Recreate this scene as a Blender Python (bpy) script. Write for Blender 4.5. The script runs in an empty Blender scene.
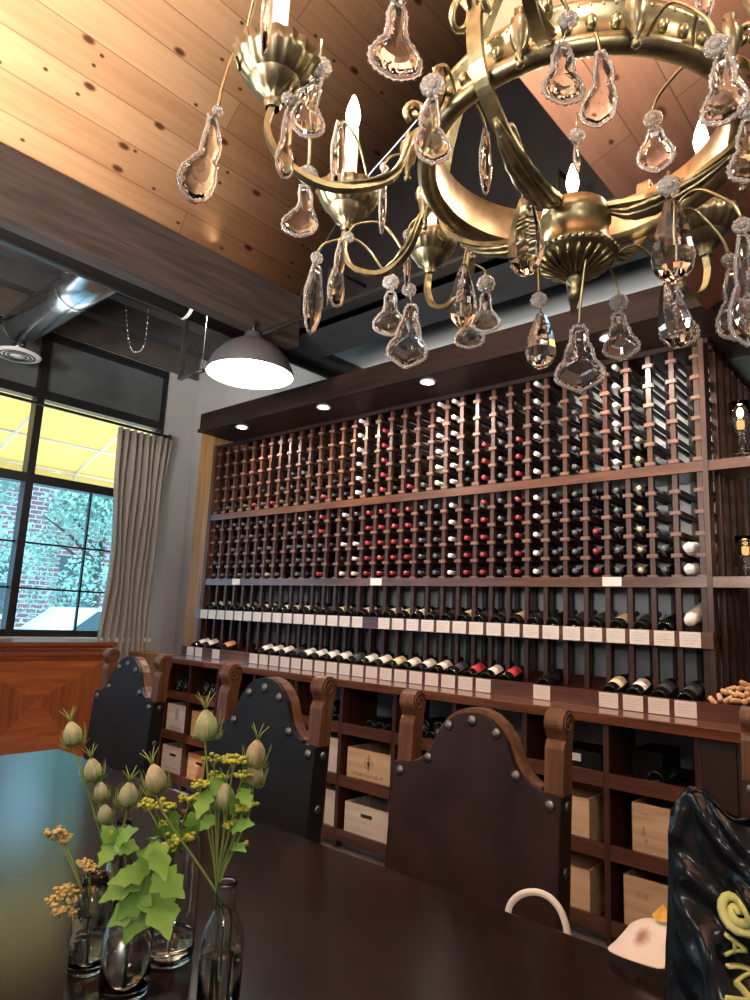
import bpy, bmesh, math, random
from mathutils import Vector, Matrix
random.seed(7)
PI=math.pi
sc=bpy.context.scene
col=sc.collection
# ---------------------------------------------------------------- camera frame
F=672.0
RW=((0.75232152,-0.07988016,-0.65393539),(0.65725366,0.15889206,0.73672989),(0.04505504,-0.98405918,0.17203944))
RM=Matrix(RW)
CAM=Vector((0,0,1.35))
def ray(px,py): return RM@Vector(((px-375)/F,(py-500)/F,1.0))
def at(px,py,d): return CAM+ray(px,py)*d            # world point at a measured depth
def on(px,py,ax,v):
    r=ray(px,py); return CAM+r*((v-CAM[ax])/r[ax])
cd=bpy.data.cameras.new('camera'); co=bpy.data.objects.new('camera',cd); col.objects.link(co)
cd.sensor_fit='HORIZONTAL'; cd.sensor_width=36; cd.lens=F/750*36; cd.clip_start=.02; cd.clip_end=300
m=Matrix(((RW[0][0],-RW[0][1],-RW[0][2],0),(RW[1][0],-RW[1][1],-RW[1][2],0),(RW[2][0],-RW[2][1],-RW[2][2],1.35),(0,0,0,1)))
co.matrix_world=m
sc.camera=co
# ---------------------------------------------------------------- materials
def newmat(n):
    mt=bpy.data.materials.new(n); mt.use_nodes=True
    nt=mt.node_tree; return mt,nt,nt.nodes['Principled BSDF'],nt.nodes['Material Output']
def setp(b,**k):
    for a,v in k.items():
        b.inputs[a.replace('_',' ')].default_value=v
def c4(c): return (c[0],c[1],c[2],1)
def plain(n,c,rough=.5,metal=0,spec=.5,noise=0,scale=20,bump=0,coat=0):
    mt,nt,b,o=newmat(n)
    setp(b,Base_Color=c4(c),Roughness=rough,Metallic=metal)
    b.inputs['Specular IOR Level'].default_value=spec
    b.inputs['Coat Weight'].default_value=coat
    b.inputs['Coat Roughness'].default_value=.1
    if noise or bump:
        t=nt.nodes.new('ShaderNodeTexCoord'); x=nt.nodes.new('ShaderNodeTexNoise'); x.inputs['Scale'].default_value=scale; x.inputs['Detail'].default_value=4
        nt.links.new(t.outputs['Object'],x.inputs['Vector'])
        if noise:
            r=nt.nodes.new('ShaderNodeValToRGB'); r.color_ramp.elements[0].position=.3; r.color_ramp.elements[1].position=.7
            r.color_ramp.elements[0].color=c4([v*(1-noise) for v in c]); r.color_ramp.elements[1].color=c4([min(1,v*(1+noise)) for v in c])
            nt.links.new(x.outputs['Fac'],r.inputs['Fac']); nt.links.new(r.outputs['Color'],b.inputs['Base Color'])
        if bump:
            bp=nt.nodes.new('ShaderNodeBump'); bp.inputs['Strength'].default_value=bump; bp.inputs['Distance'].default_value=.01
            nt.links.new(x.outputs['Fac'],bp.inputs['Height']); nt.links.new(bp.outputs['Normal'],b.inputs['Normal'])
    return mt
def wood(n,c1,c2,axis='X',rough=.4,scale=6,coat=0,bump=.1,spec=.5):
    mt,nt,b,o=newmat(n)
    t=nt.nodes.new('ShaderNodeTexCoord'); mp=nt.nodes.new('ShaderNodeMapping')
    s=[scale*4]*3; s['XYZ'.index(axis)]=scale*.3
    mp.inputs['Scale'].default_value=s
    x=nt.nodes.new('ShaderNodeTexNoise'); x.inputs['Scale'].default_value=1.5; x.inputs['Detail'].default_value=6; x.inputs['Distortion'].default_value=.6
    r=nt.nodes.new('ShaderNodeValToRGB'); r.color_ramp.elements[0].position=.32; r.color_ramp.elements[1].position=.7
    r.color_ramp.elements[0].color=c4(c1); r.color_ramp.elements[1].color=c4(c2)
    L=nt.links.new
    L(t.outputs['Object'],mp.inputs['Vector']); L(mp.outputs['Vector'],x.inputs['Vector']); L(x.outputs['Fac'],r.inputs['Fac']); L(r.outputs['Color'],b.inputs['Base Color'])
    bp=nt.nodes.new('ShaderNodeBump'); bp.inputs['Strength'].default_value=bump; bp.inputs['Distance'].default_value=.005
    L(x.outputs['Fac'],bp.inputs['Height']); L(bp.outputs['Normal'],b.inputs['Normal'])
    setp(b,Roughness=rough); b.inputs['Coat Weight'].default_value=coat; b.inputs['Coat Roughness'].default_value=.12
    b.inputs['Specular IOR Level'].default_value=spec
    return mt
def pine(n,c1,c2,width=.13):
    # tongue and groove boards running along Y, with board-to-board tone, joints, butt ends and knots
    mt,nt,b,o=newmat(n); L=nt.links.new; N=nt.nodes.new
    uv=N('ShaderNodeUVMap')
    br=N('ShaderNodeTexBrick'); br.inputs['Scale'].default_value=1
    br.inputs['Brick Width'].default_value=2.9; br.inputs['Row Height'].default_value=width; br.inputs['Mortar Size'].default_value=.0022
    br.inputs['Mortar Smooth'].default_value=.3; br.inputs['Bias'].default_value=0; br.offset=.37
    br.inputs['Color1'].default_value=(0,0,0,1); br.inputs['Color2'].default_value=(1,1,1,1); br.inputs['Mortar'].default_value=(.5,.5,.5,1)
    L(uv.outputs['UV'],br.inputs['Vector'])
    mp=N('ShaderNodeMapping'); mp.inputs['Scale'].default_value=(1.0,14,1); L(uv.outputs['UV'],mp.inputs['Vector'])
    g=N('ShaderNodeTexNoise'); g.inputs['Scale'].default_value=1.6; g.inputs['Detail'].default_value=5; g.inputs['Distortion'].default_value=.8; L(mp.outputs['Vector'],g.inputs['Vector'])
    r=N('ShaderNodeValToRGB'); r.color_ramp.elements[0].position=.25; r.color_ramp.elements[1].position=.75
    r.color_ramp.elements[0].color=c4(c1); r.color_ramp.elements[1].color=c4(c2)
    ad=N('ShaderNodeMath'); ad.operation='MULTIPLY_ADD'; ad.inputs[1].default_value=.35; L(br.outputs['Color'],ad.inputs[0])
    sb=N('ShaderNodeMath'); sb.operation='MULTIPLY_ADD'; sb.inputs[1].default_value=.7; sb.inputs[2].default_value=0.0; L(g.outputs['Fac'],sb.inputs[0]); L(sb.outputs[0],ad.inputs[2])
    L(ad.outputs[0],r.inputs['Fac'])
    # knots
    mv=N('ShaderNodeMapping'); mv.inputs['Scale'].default_value=(2.6,5.2,1); L(uv.outputs['UV'],mv.inputs['Vector'])
    vo=N('ShaderNodeTexVoronoi'); vo.voronoi_dimensions='2D'; vo.inputs['Scale'].default_value=1; L(mv.outputs['Vector'],vo.inputs['Vector'])
    kr=N('ShaderNodeValToRGB'); kr.color_ramp.elements[0].position=.05; kr.color_ramp.elements[1].position=.1
    kr.color_ramp.elements[0].color=(1,1,1,1); kr.color_ramp.elements[1].color=(0,0,0,1); L(vo.outputs['Distance'],kr.inputs['Fac'])
    sp=N('ShaderNodeSeparateColor'); L(vo.outputs['Color'],sp.inputs[0]); gt=N('ShaderNodeMath'); gt.operation='GREATER_THAN'; gt.inputs[1].default_value=.62; L(sp.outputs[0],gt.inputs[0])
    sz=N('ShaderNodeMath'); sz.operation='MULTIPLY'; L(gt.outputs[0],sz.inputs[0]); L(kr.outputs['Color'],sz.inputs[1])
    mk=N('ShaderNodeMix'); mk.data_type='RGBA'; L(sz.outputs[0],mk.inputs['Factor']); L(r.outputs['Color'],mk.inputs[6]); mk.inputs[7].default_value=(.16,.055,.025,1)
    mv2=N('ShaderNodeMapping'); mv2.inputs['Scale'].default_value=(6.1,9.0,1); L(uv.outputs['UV'],mv2.inputs['Vector'])
    vo2=N('ShaderNodeTexVoronoi'); vo2.voronoi_dimensions='2D'; vo2.inputs['Scale'].default_value=1; L(mv2.outputs['Vector'],vo2.inputs['Vector'])
    kr2=N('ShaderNodeValToRGB'); kr2.color_ramp.elements[0].position=.045; kr2.color_ramp.elements[1].position=.09; kr2.color_ramp.elements[0].color=(1,1,1,1); kr2.color_ramp.elements[1].color=(0,0,0,1); L(vo2.outputs['Distance'],kr2.inputs['Fac'])
    sp2=N('ShaderNodeSeparateColor'); L(vo2.outputs['Color'],sp2.inputs[0]); gt2=N('ShaderNodeMath'); gt2.operation='GREATER_THAN'; gt2.inputs[1].default_value=.78; L(sp2.outputs[0],gt2.inputs[0])
    sz2=N('ShaderNodeMath'); sz2.operation='MULTIPLY'; L(gt2.outputs[0],sz2.inputs[0]); L(kr2.outputs['Color'],sz2.inputs[1])
    mk2=N('ShaderNodeMix'); mk2.data_type='RGBA'; L(sz2.outputs[0],mk2.inputs['Factor']); L(mk.outputs[2],mk2.inputs[6]); mk2.inputs[7].default_value=(.14,.05,.025,1); mk=mk2
    mj=N('ShaderNodeMix'); mj.data_type='RGBA'
    mm=N('ShaderNodeMath'); mm.operation='MULTIPLY'; mm.inputs[1].default_value=.75; L(br.outputs['Fac'],mm.inputs[0])
    L(mm.outputs[0],mj.inputs['Factor']); L(mk.outputs[2],mj.inputs[6]); mj.inputs[7].default_value=(.14,.055,.025,1)
    L(mj.outputs[2],b.inputs['Base Color']); setp(b,Roughness=.45)
    return mt
def emit(n,c,s):
    mt,nt,b,o=newmat(n); setp(b,Base_Color=c4(c)); b.inputs['Emission Color'].default_value=c4(c); b.inputs['Emission Strength'].default_value=s
    return mt
def glass(n,c=(1,1,1),rough=.0,ior=1.5,white=0.0):
    mt,nt,b,o=newmat(n); setp(b,Base_Color=c4(c),Roughness=rough,IOR=ior); b.inputs['Transmission Weight'].default_value=1-white
    b.inputs['Specular IOR Level'].default_value=.5
    return mt
def pane(n,c,gloss=.08):
    mt,nt,b,o=newmat(n); N=nt.nodes.new
    t=N('ShaderNodeBsdfTransparent'); t.inputs['Color'].default_value=c4(c); g=N('ShaderNodeBsdfGlossy'); g.inputs['Roughness'].default_value=.02
    mx=N('ShaderNodeMixShader'); mx.inputs[0].default_value=gloss
    nt.links.new(t.outputs[0],mx.inputs[1]); nt.links.new(g.outputs[0],mx.inputs[2]); nt.links.new(mx.outputs[0],o.inputs['Surface']); return mt
def brass(n,c=(.38,.335,.195),rough=.34):
    mt,nt,b,o=newmat(n); L=nt.links.new; N=nt.nodes.new
    t=N('ShaderNodeTexCoord'); x=N('ShaderNodeTexNoise'); x.inputs['Scale'].default_value=45; x.inputs['Detail'].default_value=5
    L(t.outputs['Object'],x.inputs['Vector'])
    r=N('ShaderNodeValToRGB'); r.color_ramp.elements[0].position=.35; r.color_ramp.elements[1].position=.65
    r.color_ramp.elements[0].color=c4([v*.6 for v in c]); r.color_ramp.elements[1].color=c4(c)
    L(x.outputs['Fac'],r.inputs['Fac']); L(r.outputs['Color'],b.inputs['Base Color'])
    setp(b,Metallic=1,Roughness=rough)
    bp=N('ShaderNodeBump'); bp.inputs['Strength'].default_value=.15; bp.inputs['Distance'].default_value=.003
    L(x.outputs['Fac'],bp.inputs['Height']); L(bp.outputs['Normal'],b.inputs['Normal'])
    return mt
M={}
M['rackrear']=wood('rack_wood_dark_and_shaded',(.014,.006,.004),(.035,.014,.009),'Y',.5,6)  # dark wood; on rear rack posts and rails it paints in the cell shade
M['rackend']=wood('rack_end_grain',(.12,.055,.036),(.20,.10,.07),'Y',.45,6)
M['rack']=wood('rack_wood',(.029,.0095,.006),(.078,.026,.0145),'Z',.42,6)
M['rackx']=wood('rack_wood_long',(.05,.017,.009),(.135,.046,.024),'X',.35,6,coat=.25)
M['counter']=wood('counter_wood',(.075,.024,.011),(.2,.07,.03),'X',.25,5,coat=.6)
M['darkbeam']=wood('dark_beam_wood',(.016,.011,.010),(.042,.029,.025),'Y',.6,5,bump=.4)
M['rackbeam']=wood('rack_beam_wood',(.009,.005,.0045),(.024,.012,.0095),'X',.5,4,spec=.2)
M['table']=wood('table_wood',(.004,.002,.0016),(.017,.0075,.0048),'X',.19,4,coat=.12,bump=.03,spec=.28)
M['chairwood']=wood('chair_wood',(.085,.034,.016),(.19,.085,.042),'Z',.45,7)
M['sideboard']=wood('sideboard_wood',(.16,.035,.012),(.33,.085,.025),'Y',.35,4,coat=.3)
M['veneer']=wood('veneer_a',(.26,.065,.018),(.46,.135,.04),'Y',.35,5,coat=.3)
M['veneer2']=wood('veneer_b',(.2,.05,.015),(.36,.1,.03),'Z',.35,5,coat=.3)
M['panelwood']=wood('light_panel_wood',(.26,.13,.05),(.42,.22,.09),'Z',.5,4)
M['crate']=wood('crate_pine',(.52,.36,.22),(.74,.56,.38),'X',.6,4)
M['cratew']=wood('crate_white',(.62,.54,.47),(.8,.73,.66),'X',.6,4)
M['crateo']=wood('crate_orange',(.5,.25,.12),(.68,.38,.2),'X',.6,4)
M['pine']=pine('pine_boards',(.62,.33,.17),(.84,.53,.30),.16)
M['pine2']=pine('pine_boards_red',(.40,.185,.115),(.56,.30,.20),.14)
M['black']=plain('black_paint',(.005,.005,.006),.6,noise=.3,scale=5,spec=.2)
M['blackmetal']=plain('black_metal',(.015,.014,.014),.4,spec=.4)
M['darkceil']=plain('dark_ceiling',(.05,.05,.055),.8,noise=.3,scale=4)
M['soffit']=plain('soffit_paint',(.045,.05,.058),.6,noise=.2,scale=4)
M['nichegreen']=plain('niche_green_board',(.06,.075,.06),.5,noise=.3,scale=8)
M['greywall']=plain('grey_wall',(.37,.40,.43),.8,noise=.06,scale=3)
M['palewall']=plain('pale_wall',(.44,.44,.46),.8,noise=.05,scale=3)
M['taupe']=plain('taupe_paint',(.085,.07,.065),.8,noise=.2,scale=4)
M['floor']=plain('floor_concrete',(.16,.15,.16),.35,noise=.25,scale=3)
M['steel']=plain('galvanised_steel',(.62,.66,.70),.22,1,noise=.15,scale=9)
M['white']=plain('white_paint',(.82,.82,.82),.5)
M['pendant']=plain('pendant_enamel',(.055,.055,.065),.4)
M['leather']=plain('black_leather',(.008,.0075,.009),.5,noise=.35,scale=9,bump=.25,spec=.3)
M['leatherb']=plain('worn_brown_leather',(.024,.011,.010),.48,noise=.6,scale=5,bump=.25,spec=.35)
M['stud']=plain('stud_iron',(.20,.20,.21),.4,1)
M['brass']=brass('aged_brass')
M['brassd']=brass('dark_brass',(.26,.225,.14),.36)
M['brassw']=brass('warm_bronze',(.46,.31,.18),.3)
M['crystal']=glass('crystal',(1,1,1),0,1.52)
M['crystalr']=glass('crystal_rim',(1,1,1),.06,1.48,.22)
M['vase']=glass('clear_glass',(.97,1,.99),0,1.45)
M['water']=glass('water',(.98,1,1),0,1.33)
M['candle']=plain('candle_sleeve',(.85,.78,.62),.5)
M['bulb']=emit('lit_bulb',(1,.78,.48),16)
M['lampdisc']=emit('lamp_glow',(1,.95,.86),12)
M['lampbulb']=emit('pendant_bulb',(1,.95,.86),30)
M['down']=emit('downlight_glow',(1,.9,.75),12)
M['bottle']=plain('dark_bottle_glass',(.006,.007,.006),.07,spec=.7)
M['foil_grey']=plain('grey_foil',(.10,.11,.12),.35,.3)
M['foil_white']=plain('white_foil',(.72,.72,.72),.4)
M['foil_red']=plain('red_foil',(.30,.035,.05),.35)
M['foil_black']=plain('black_foil',(.012,.012,.014),.35)
M['foil_gold']=plain('gold_foil',(.55,.48,.30),.35,.4)
M['lab_white']=plain('white_label',(.75,.73,.69),.7)
M['lab_cream']=plain('cream_label',(.72,.64,.40),.7)
M['lab_red']=plain('red_label',(.45,.035,.04),.6)
M['lab_orange']=plain('orange_label',(.72,.30,.14),.6)
M['lab_black']=plain('dark_label',(.05,.05,.06),.5)
M['paperwrap']=plain('white_tissue',(.78,.77,.76),.8,bump=.6,scale=30)
M['cork']=plain('cork',(.55,.32,.17),.8,noise=.3,scale=60)
M['curtain']=plain('curtain_linen',(.40,.36,.32),.85,noise=.08,scale=40)
M['awning']=None
M['stem']=plain('green_stem',(.24,.36,.10),.6)
M['pod']=plain('seed_pod',(.42,.50,.30),.65,noise=.2,scale=60)
M['podr']=plain('seed_pod_flushed',(.46,.44,.30),.65,noise=.3,scale=60)
M['leaf']=plain('green_leaf',(.17,.40,.07),.5,noise=.15,scale=30)
M['umbel']=plain('yellow_green_umbel',(.42,.50,.07),.6,noise=.2,scale=60)
M['dried']=plain('faded_umbel',(.50,.42,.18),.7,noise=.2,scale=60)
M['plastic']=plain('black_plastic',(.004,.006,.010),.2,spec=.32)
M['lime']=plain('lime_print',(.55,.62,.25),.5)
M['paper']=plain('white_paper',(.80,.77,.74),.7)
def papermat():
    mt,nt,b,o=newmat('stained_paper'); N=nt.nodes.new; L=nt.links.new
    t=N('ShaderNodeTexCoord'); n=N('ShaderNodeTexNoise'); n.inputs['Scale'].default_value=60
    v=N('ShaderNodeVectorMath'); v.operation='DISTANCE'; v.inputs[1].default_value=STAIN
    L(t.outputs['Object'],v.inputs[0]); L(t.outputs['Object'],n.inputs['Vector'])
    ad=N('ShaderNodeMath'); ad.operation='MULTIPLY_ADD'; ad.inputs[1].default_value=.016; L(n.outputs['Fac'],ad.inputs[0]); L(v.outputs['Value'],ad.inputs[2])
    r=N('ShaderNodeValToRGB'); r.color_ramp.elements[0].position=.014; r.color_ramp.elements[1].position=.030; r.color_ramp.elements[0].color=(.36,.17,.13,1); r.color_ramp.elements[1].color=(.78,.75,.72,1)
    L(ad.outputs[0],r.inputs['Fac']); L(r.outputs['Color'],b.inputs['Base Color']); setp(b,Roughness=.7); return mt
M['stain']=plain('brown_stain',(.42,.22,.17),.8)
M['yellow']=plain('yellow_paper',(.75,.45,.08),.7)
M['amber']=emit('amber_light',(1,.55,.2),.6)
M['purple']=plain('purple_print',(.42,.36,.46),.7)
M['brownink']=plain('brown_ink',(.42,.29,.18),.7)
M['inkgrey']=plain('grey_ink',(.5,.47,.44),.7)
M['card']=plain('price_card',(.82,.78,.76),.7)
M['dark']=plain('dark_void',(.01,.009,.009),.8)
M['chrome']=plain('chrome',(.7,.7,.72),.15,1)
def awn():
    mt,nt,b,o=newmat('yellow_awning'); setp(b,Base_Color=(.80,.71,.38,1),Roughness=.8)
    N=nt.nodes.new; t=N('ShaderNodeBsdfTranslucent'); t.inputs['Color'].default_value=(.82,.73,.38,1)
    mx=N('ShaderNodeMixShader'); mx.inputs[0].default_value=.6
    nt.links.new(b.outputs[0],mx.inputs[1]); nt.links.new(t.outputs[0],mx.inputs[2]); nt.links.new(mx.outputs[0],o.inputs['Surface']); return mt
M['awning']=awn()
def brickm():
    mt,nt,b,o=newmat('brick'); N=nt.nodes.new; t=N('ShaderNodeTexCoord'); br=N('ShaderNodeTexBrick')
    mp=N('ShaderNodeMapping'); mp.inputs['Rotation'].default_value=(PI/2,0,PI/2)
    br.inputs['Scale'].default_value=1; br.inputs['Brick Width'].default_value=.42; br.inputs['Row Height'].default_value=.16; br.inputs['Mortar Size'].default_value=.02
    br.inputs['Color1'].default_value=(.30,.13,.12,1); br.inputs['Color2'].default_value=(.22,.10,.11,1); br.inputs['Mortar'].default_value=(.5,.45,.45,1)
    sx=N('ShaderNodeSeparateXYZ'); cx=N('ShaderNodeCombineXYZ'); L=nt.links.new
    L(t.outputs['Object'],sx.inputs[0]); L(sx.outputs[1],cx.inputs[0]); L(sx.outputs[2],cx.inputs[1]); L(cx.outputs[0],br.inputs['Vector'])
    L(br.outputs['Color'],b.inputs['Base Color']); setp(b,Roughness=.9); return mt
M['brick']=brickm()
M['tree']=plain('tree_leaf',(.36,.52,.42),.6,noise=.4,scale=2)
M['bark']=plain('bark',(.12,.09,.07),.9)
M['pavement']=plain('pavement',(.62,.62,.60),.8,noise=.05,scale=1)
M['carpaint']=plain('white_car_paint',(.8,.82,.82),.2,coat=.5)
M['carglass']=plain('car_glass',(.05,.08,.08),.1)
M['tyre']=plain('tyre',(.02,.02,.02),.8)
# ---------------------------------------------------------------- mesh helpers
class MB:
    """collects shapes into one mesh"""
    def __init__(s): s.v=[]; s.f=[]; s.m=[]; s.mi=0; s.smooth=[]; s.sm=False
    def mat(s,i): s.mi=i; return s
    def add(s,vs,fs,sm=None):
        o=len(s.v); s.v+= [tuple(x) for x in vs]
        for f in fs: s.f.append([i+o for i in f]); s.m.append(s.mi); s.smooth.append(s.sm if sm is None else sm)
        return s
    def box(s,x0,x1,y0,y1,z0,z1,T=None,bev=0):
        if bev:
            bm=bmesh.new(); bmesh.ops.create_cube(bm,size=1)
            for v in bm.verts: v.co=Vector(((x0+x1)/2+v.co.x*(x1-x0),(y0+y1)/2+v.co.y*(y1-y0),(z0+z1)/2+v.co.z*(z1-z0)))
            bmesh.ops.bevel(bm,geom=bm.edges[:]+bm.verts[:],offset=bev,segments=2,profile=.6,affect='EDGES')
            bm.verts.index_update(); vs=[v.co.copy() for v in bm.verts]; fs=[[v.index for v in f.verts] for f in bm.faces]; bm.free()
        else:
            vs=[Vector(p) for p in ((x0,y0,z0),(x1,y0,z0),(x1,y1,z0),(x0,y1,z0),(x0,y0,z1),(x1,y0,z1),(x1,y1,z1),(x0,y1,z1))]
            fs=[(0,3,2,1),(4,5,6,7),(0,1,5,4),(1,2,6,5),(2,3,7,6),(3,0,4,7)]
        if T is not None: vs=[T@v for v in vs]
        return s.add(vs,fs,False)
    def lathe(s,prof,n=24,T=None,cap=True,ruff=None,sm=True,phase=0):
        vs=[];fs=[]
        for k,(r,z) in enumerate(prof):
            for i in range(n):
                a=2*PI*i/n+phase; rr=r
                if ruff: rr=r*(1+ruff(k,a))
                vs.append(Vector((rr*math.cos(a),rr*math.sin(a),z)))
        for k in range(len(prof)-1):
            for i in range(n):
                j=(i+1)%n; fs.append((k*n+i,k*n+j,(k+1)*n+j,(k+1)*n+i))
        if cap:
            if prof[0][0]>1e-6: fs.append(tuple(range(n-1,-1,-1)))
            if prof[-1][0]>1e-6: fs.append(tuple((len(prof)-1)*n+i for i in range(n)))
        if T is not None: vs=[T@v for v in vs]
        return s.add(vs,fs,sm)
    def tube(s,pts,r,n=8,sm=True,flat=1.0,cap=True):
        pts=[Vector(p) for p in pts]; N=len(pts); rs=r if isinstance(r,(list,tuple)) else [r]*N
        vs=[];fs=[]; up=None
        for i,p in enumerate(pts):
            t=(pts[min(i+1,N-1)]-pts[max(i-1,0)]).normalized()
            if up is None:
                up=Vector((0,0,1)) if abs(t.z)<.9 else Vector((1,0,0))
            a=t.cross(up)
            if a.length<1e-5: a=t.orthogonal()
            a.normalize(); b=a.cross(t).normalized(); up=b
            for k in range(n):
                q=2*PI*k/n; vs.append(p+a*(math.cos(q)*rs[i])+b*(math.sin(q)*rs[i]*flat))
        for i in range(N-1):
            for k in range(n):
                j=(k+1)%n; fs.append((i*n+k,i*n+j,(i+1)*n+j,(i+1)*n+k))
        if cap: fs.append(tuple(range(n-1,-1,-1))); fs.append(tuple((N-1)*n+k for k in range(n)))
        return s.add(vs,fs,sm)
    def ball(s,c,r,seg=8,rings=5,sc=(1,1,1),T=None,sm=True):
        vs=[Vector((0,0,-1))];fs=[]
        for k in range(1,rings):
            ph=-PI/2+PI*k/rings
            for i in range(seg):
                a=2*PI*i/seg; vs.append(Vector((math.cos(ph)*math.cos(a),math.cos(ph)*math.sin(a),math.sin(ph))))
        vs.append(Vector((0,0,1))); L=len(vs)-1
        for i in range(seg):
            j=(i+1)%seg
            fs.append((0,1+j,1+i))
            for k in range(rings-2): fs.append((1+k*seg+i,1+k*seg+j,1+(k+1)*seg+j,1+(k+1)*seg+i))
            fs.append((L,1+(rings-2)*seg+i,1+(rings-2)*seg+j))
        c=Vector(c); out=[]
        for v in vs:
            q=Vector((v.x*r*sc[0],v.y*r*sc[1],v.z*r*sc[2])); out.append((T@q if T is not None else q)+c)
        return s.add(out,fs,sm)
    def prism(s,poly,y0,y1,T=None,sm=False):
        # polygon in XZ extruded along Y
        n=len(poly); vs=[Vector((x,y0,z)) for x,z in poly]+[Vector((x,y1,z)) for x,z in poly]
        fs=[tuple(range(n)),tuple(range(2*n-1,n-1,-1))]+[(i,n+i,n+(i+1)%n,(i+1)%n) for i in range(n)]
        if T is not None: vs=[T@v for v in vs]
        return s.add(vs,fs,sm)
    def build(s,name,mats,parent=None,loc=None):
        me=bpy.data.meshes.new(name); me.from_pydata(s.v,[],s.f)
        if not isinstance(mats,(list,tuple)): mats=[mats]
        for q in mats: me.materials.append(q)
        for p,mi,sm in zip(me.polygons,s.m,s.smooth): p.material_index=mi; p.use_smooth=sm
        bm=bmesh.new(); bm.from_mesh(me); bmesh.ops.recalc_face_normals(bm,faces=bm.faces[:]); bm.to_mesh(me); bm.free()
        me.update()
        o=bpy.data.objects.new(name,me); col.objects.link(o)
        if parent is not None: o.parent=parent
        if loc is not None: o.location=loc
        return o
def tag(o,label,cat,group=None,kind=None):
    o['label']=label; o['category']=cat
    if group: o['group']=group
    if kind: o['kind']=kind
    return o
def thing(name,label,cat,loc=(0,0,0),rz=0,group=None):
    o=bpy.data.objects.new(name,None); col.objects.link(o); o.location=loc; o.rotation_euler=(0,0,rz); o.empty_display_size=.05
    return tag(o,label,cat,group)
def struct(o): o['kind']='structure'; return o
def sbox(name,x0,x1,y0,y1,z0,z1,mt,parent=None):
    return struct(MB().box(x0,x1,y0,y1,z0,z1).build(name,mt,parent))
def copy_tree(o,parent=None):
    c=o.copy(); col.objects.link(c)
    if parent is not None: c.parent=parent
    for ch in list(o.children): copy_tree(ch,c)
    return c
def T(loc=(0,0,0),rx=0,ry=0,rz=0): return Matrix.Translation(Vector(loc))@Matrix.Rotation(rz,4,'Z')@Matrix.Rotation(ry,4,'Y')@Matrix.Rotation(rx,4,'X')
def bez(ps,n=16):
    # Catmull-Rom through the points
    ps=[Vector(p) for p in ps]; q=[ps[0]*2-ps[1]]+ps+[ps[-1]*2-ps[-2]]; out=[]
    seg=len(ps)-1; per=max(2,n//seg)
    for i in range(seg):
        a,b,c,d=q[i:i+4]
        for k in range(per):
            t=k/per; out.append(.5*((2*b)+(c-a)*t+(2*a-5*b+4*c-d)*t*t+(3*b-a-3*c+d)*t**3))
    out.append(ps[-1]); return out
ORD=['first','second','third','fourth','fifth','sixth','seventh','eighth','ninth','tenth','eleventh','twelfth','thirteenth','fourteenth','fifteenth','sixteenth','seventeenth','eighteenth','nineteenth','twentieth']+['twenty-'+w for w in ['first','second','third','fourth','fifth','sixth','seventh','eighth','ninth']]+['thirtieth']+['thirty-'+w for w in ['first','second','third','fourth','fifth']]
# ================================================================ ROOM SHELL
XL=-5.9; YB=3.80
sbox('floor',XL-.2,3.2,-4.2,4.8,-.1,0,M['floor'])
# window wall with openings
W0,W1=.95,3.42         # window_1 along y
w=MB()
w.box(XL-.2,XL,-4.2,4.8,0,1.06); w.box(XL-.2,XL,-4.2,4.8,3.69,4.1)
w.box(XL-.2,XL,W1,4.8,1.06,3.69); w.box(XL-.2,XL,.7,W0,1.06,3.69); w.box(XL-.2,XL,-4.2,-3.2,1.06,3.69)
struct(w.build('wall_left',M['palewall']))
w=MB(); w.box(XL-.2,-.93,YB,YB+.15,0,4.1); struct(w.build('wall_back',M['greywall']))
w=MB(); w.box(XL,-5.0,YB-.02,YB-.001,0,4.0); struct(w.build('wall_corner',M['palewall']))
w=MB(); w.box(-.93,3.2,4.7,4.85,0,4.1); struct(w.build('wall_alcove',M['greywall']))
sbox('wall_right',3.2,3.35,-4.2,4.85,0,5,M['palewall'])
sbox('wall_front',XL-.2,3.2,-4.35,-4.2,0,5,M['palewall'])
# window frames
def window(name,y0,y1,mulls,thin):
    o=thing(name,name,'window'); del o['label']; del o['category']; o['kind']='structure'
    f=MB()
    for y in [y0+.03]+mulls: f.box(XL-.09,XL+.02,y-.032,y+.032,1.06,3.69)
    f.box(XL-.09,XL+.02,y1-.022,y1,1.06,3.69)
    for z,h in ((1.09,.03),(2.38,.04),(3.12,.04),(3.66,.03)): f.box(XL-.085,XL+.015,y0,y1,z-h,z+h)
    f.build('window_frame',M['blackmetal'],o)
    mu=MB()
    for y in thin: mu.box(XL-.06,XL-.03,y-.008,y+.008,1.1,2.36)
    for z in (1.46,1.84): mu.box(XL-.06,XL-.03,y0,y1,z-.008,z+.008)
    mu.build('muntin',M['blackmetal'],o)
    g=MB(); g.box(XL-.048,XL-.042,y0,y1,1.1,2.36); g.build('tinted_pane',M['pane_tint'],o)
    g=MB(); g.box(XL-.048,XL-.042,y0,y1,2.4,3.1); g.build('upper_pane',M['pane_clear'],o)
    g=MB(); g.box(XL-.055,XL-.04,y0,y1,3.14,3.66); g.build('blacked_out_pane',M['panegrey'],o)
    MB().box(XL-.05,XL+.12,y0-.03,y1+.03,1.03,1.065).build('window_sill',M['white'],o)
M['pane_tint']=pane('tinted_glass',(.66,.88,1.0),.06); M['pane_clear']=pane('clear_pane',(.95,.97,.97),.05)
M['panegrey']=plain('grey_panel',(.10,.115,.13),.3,noise=.3,scale=3)
window('window_1',W0,W1,[2.235],[2.80,1.6])
window('window_2',-3.2,.7,[-2.2,-1.2,-.2],[-2.7,-1.7,-.7,.3])
sbox('trim_window_head',XL+.001,XL+.03,-4.2,3.75,3.70,4.0,M['taupe'])
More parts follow.
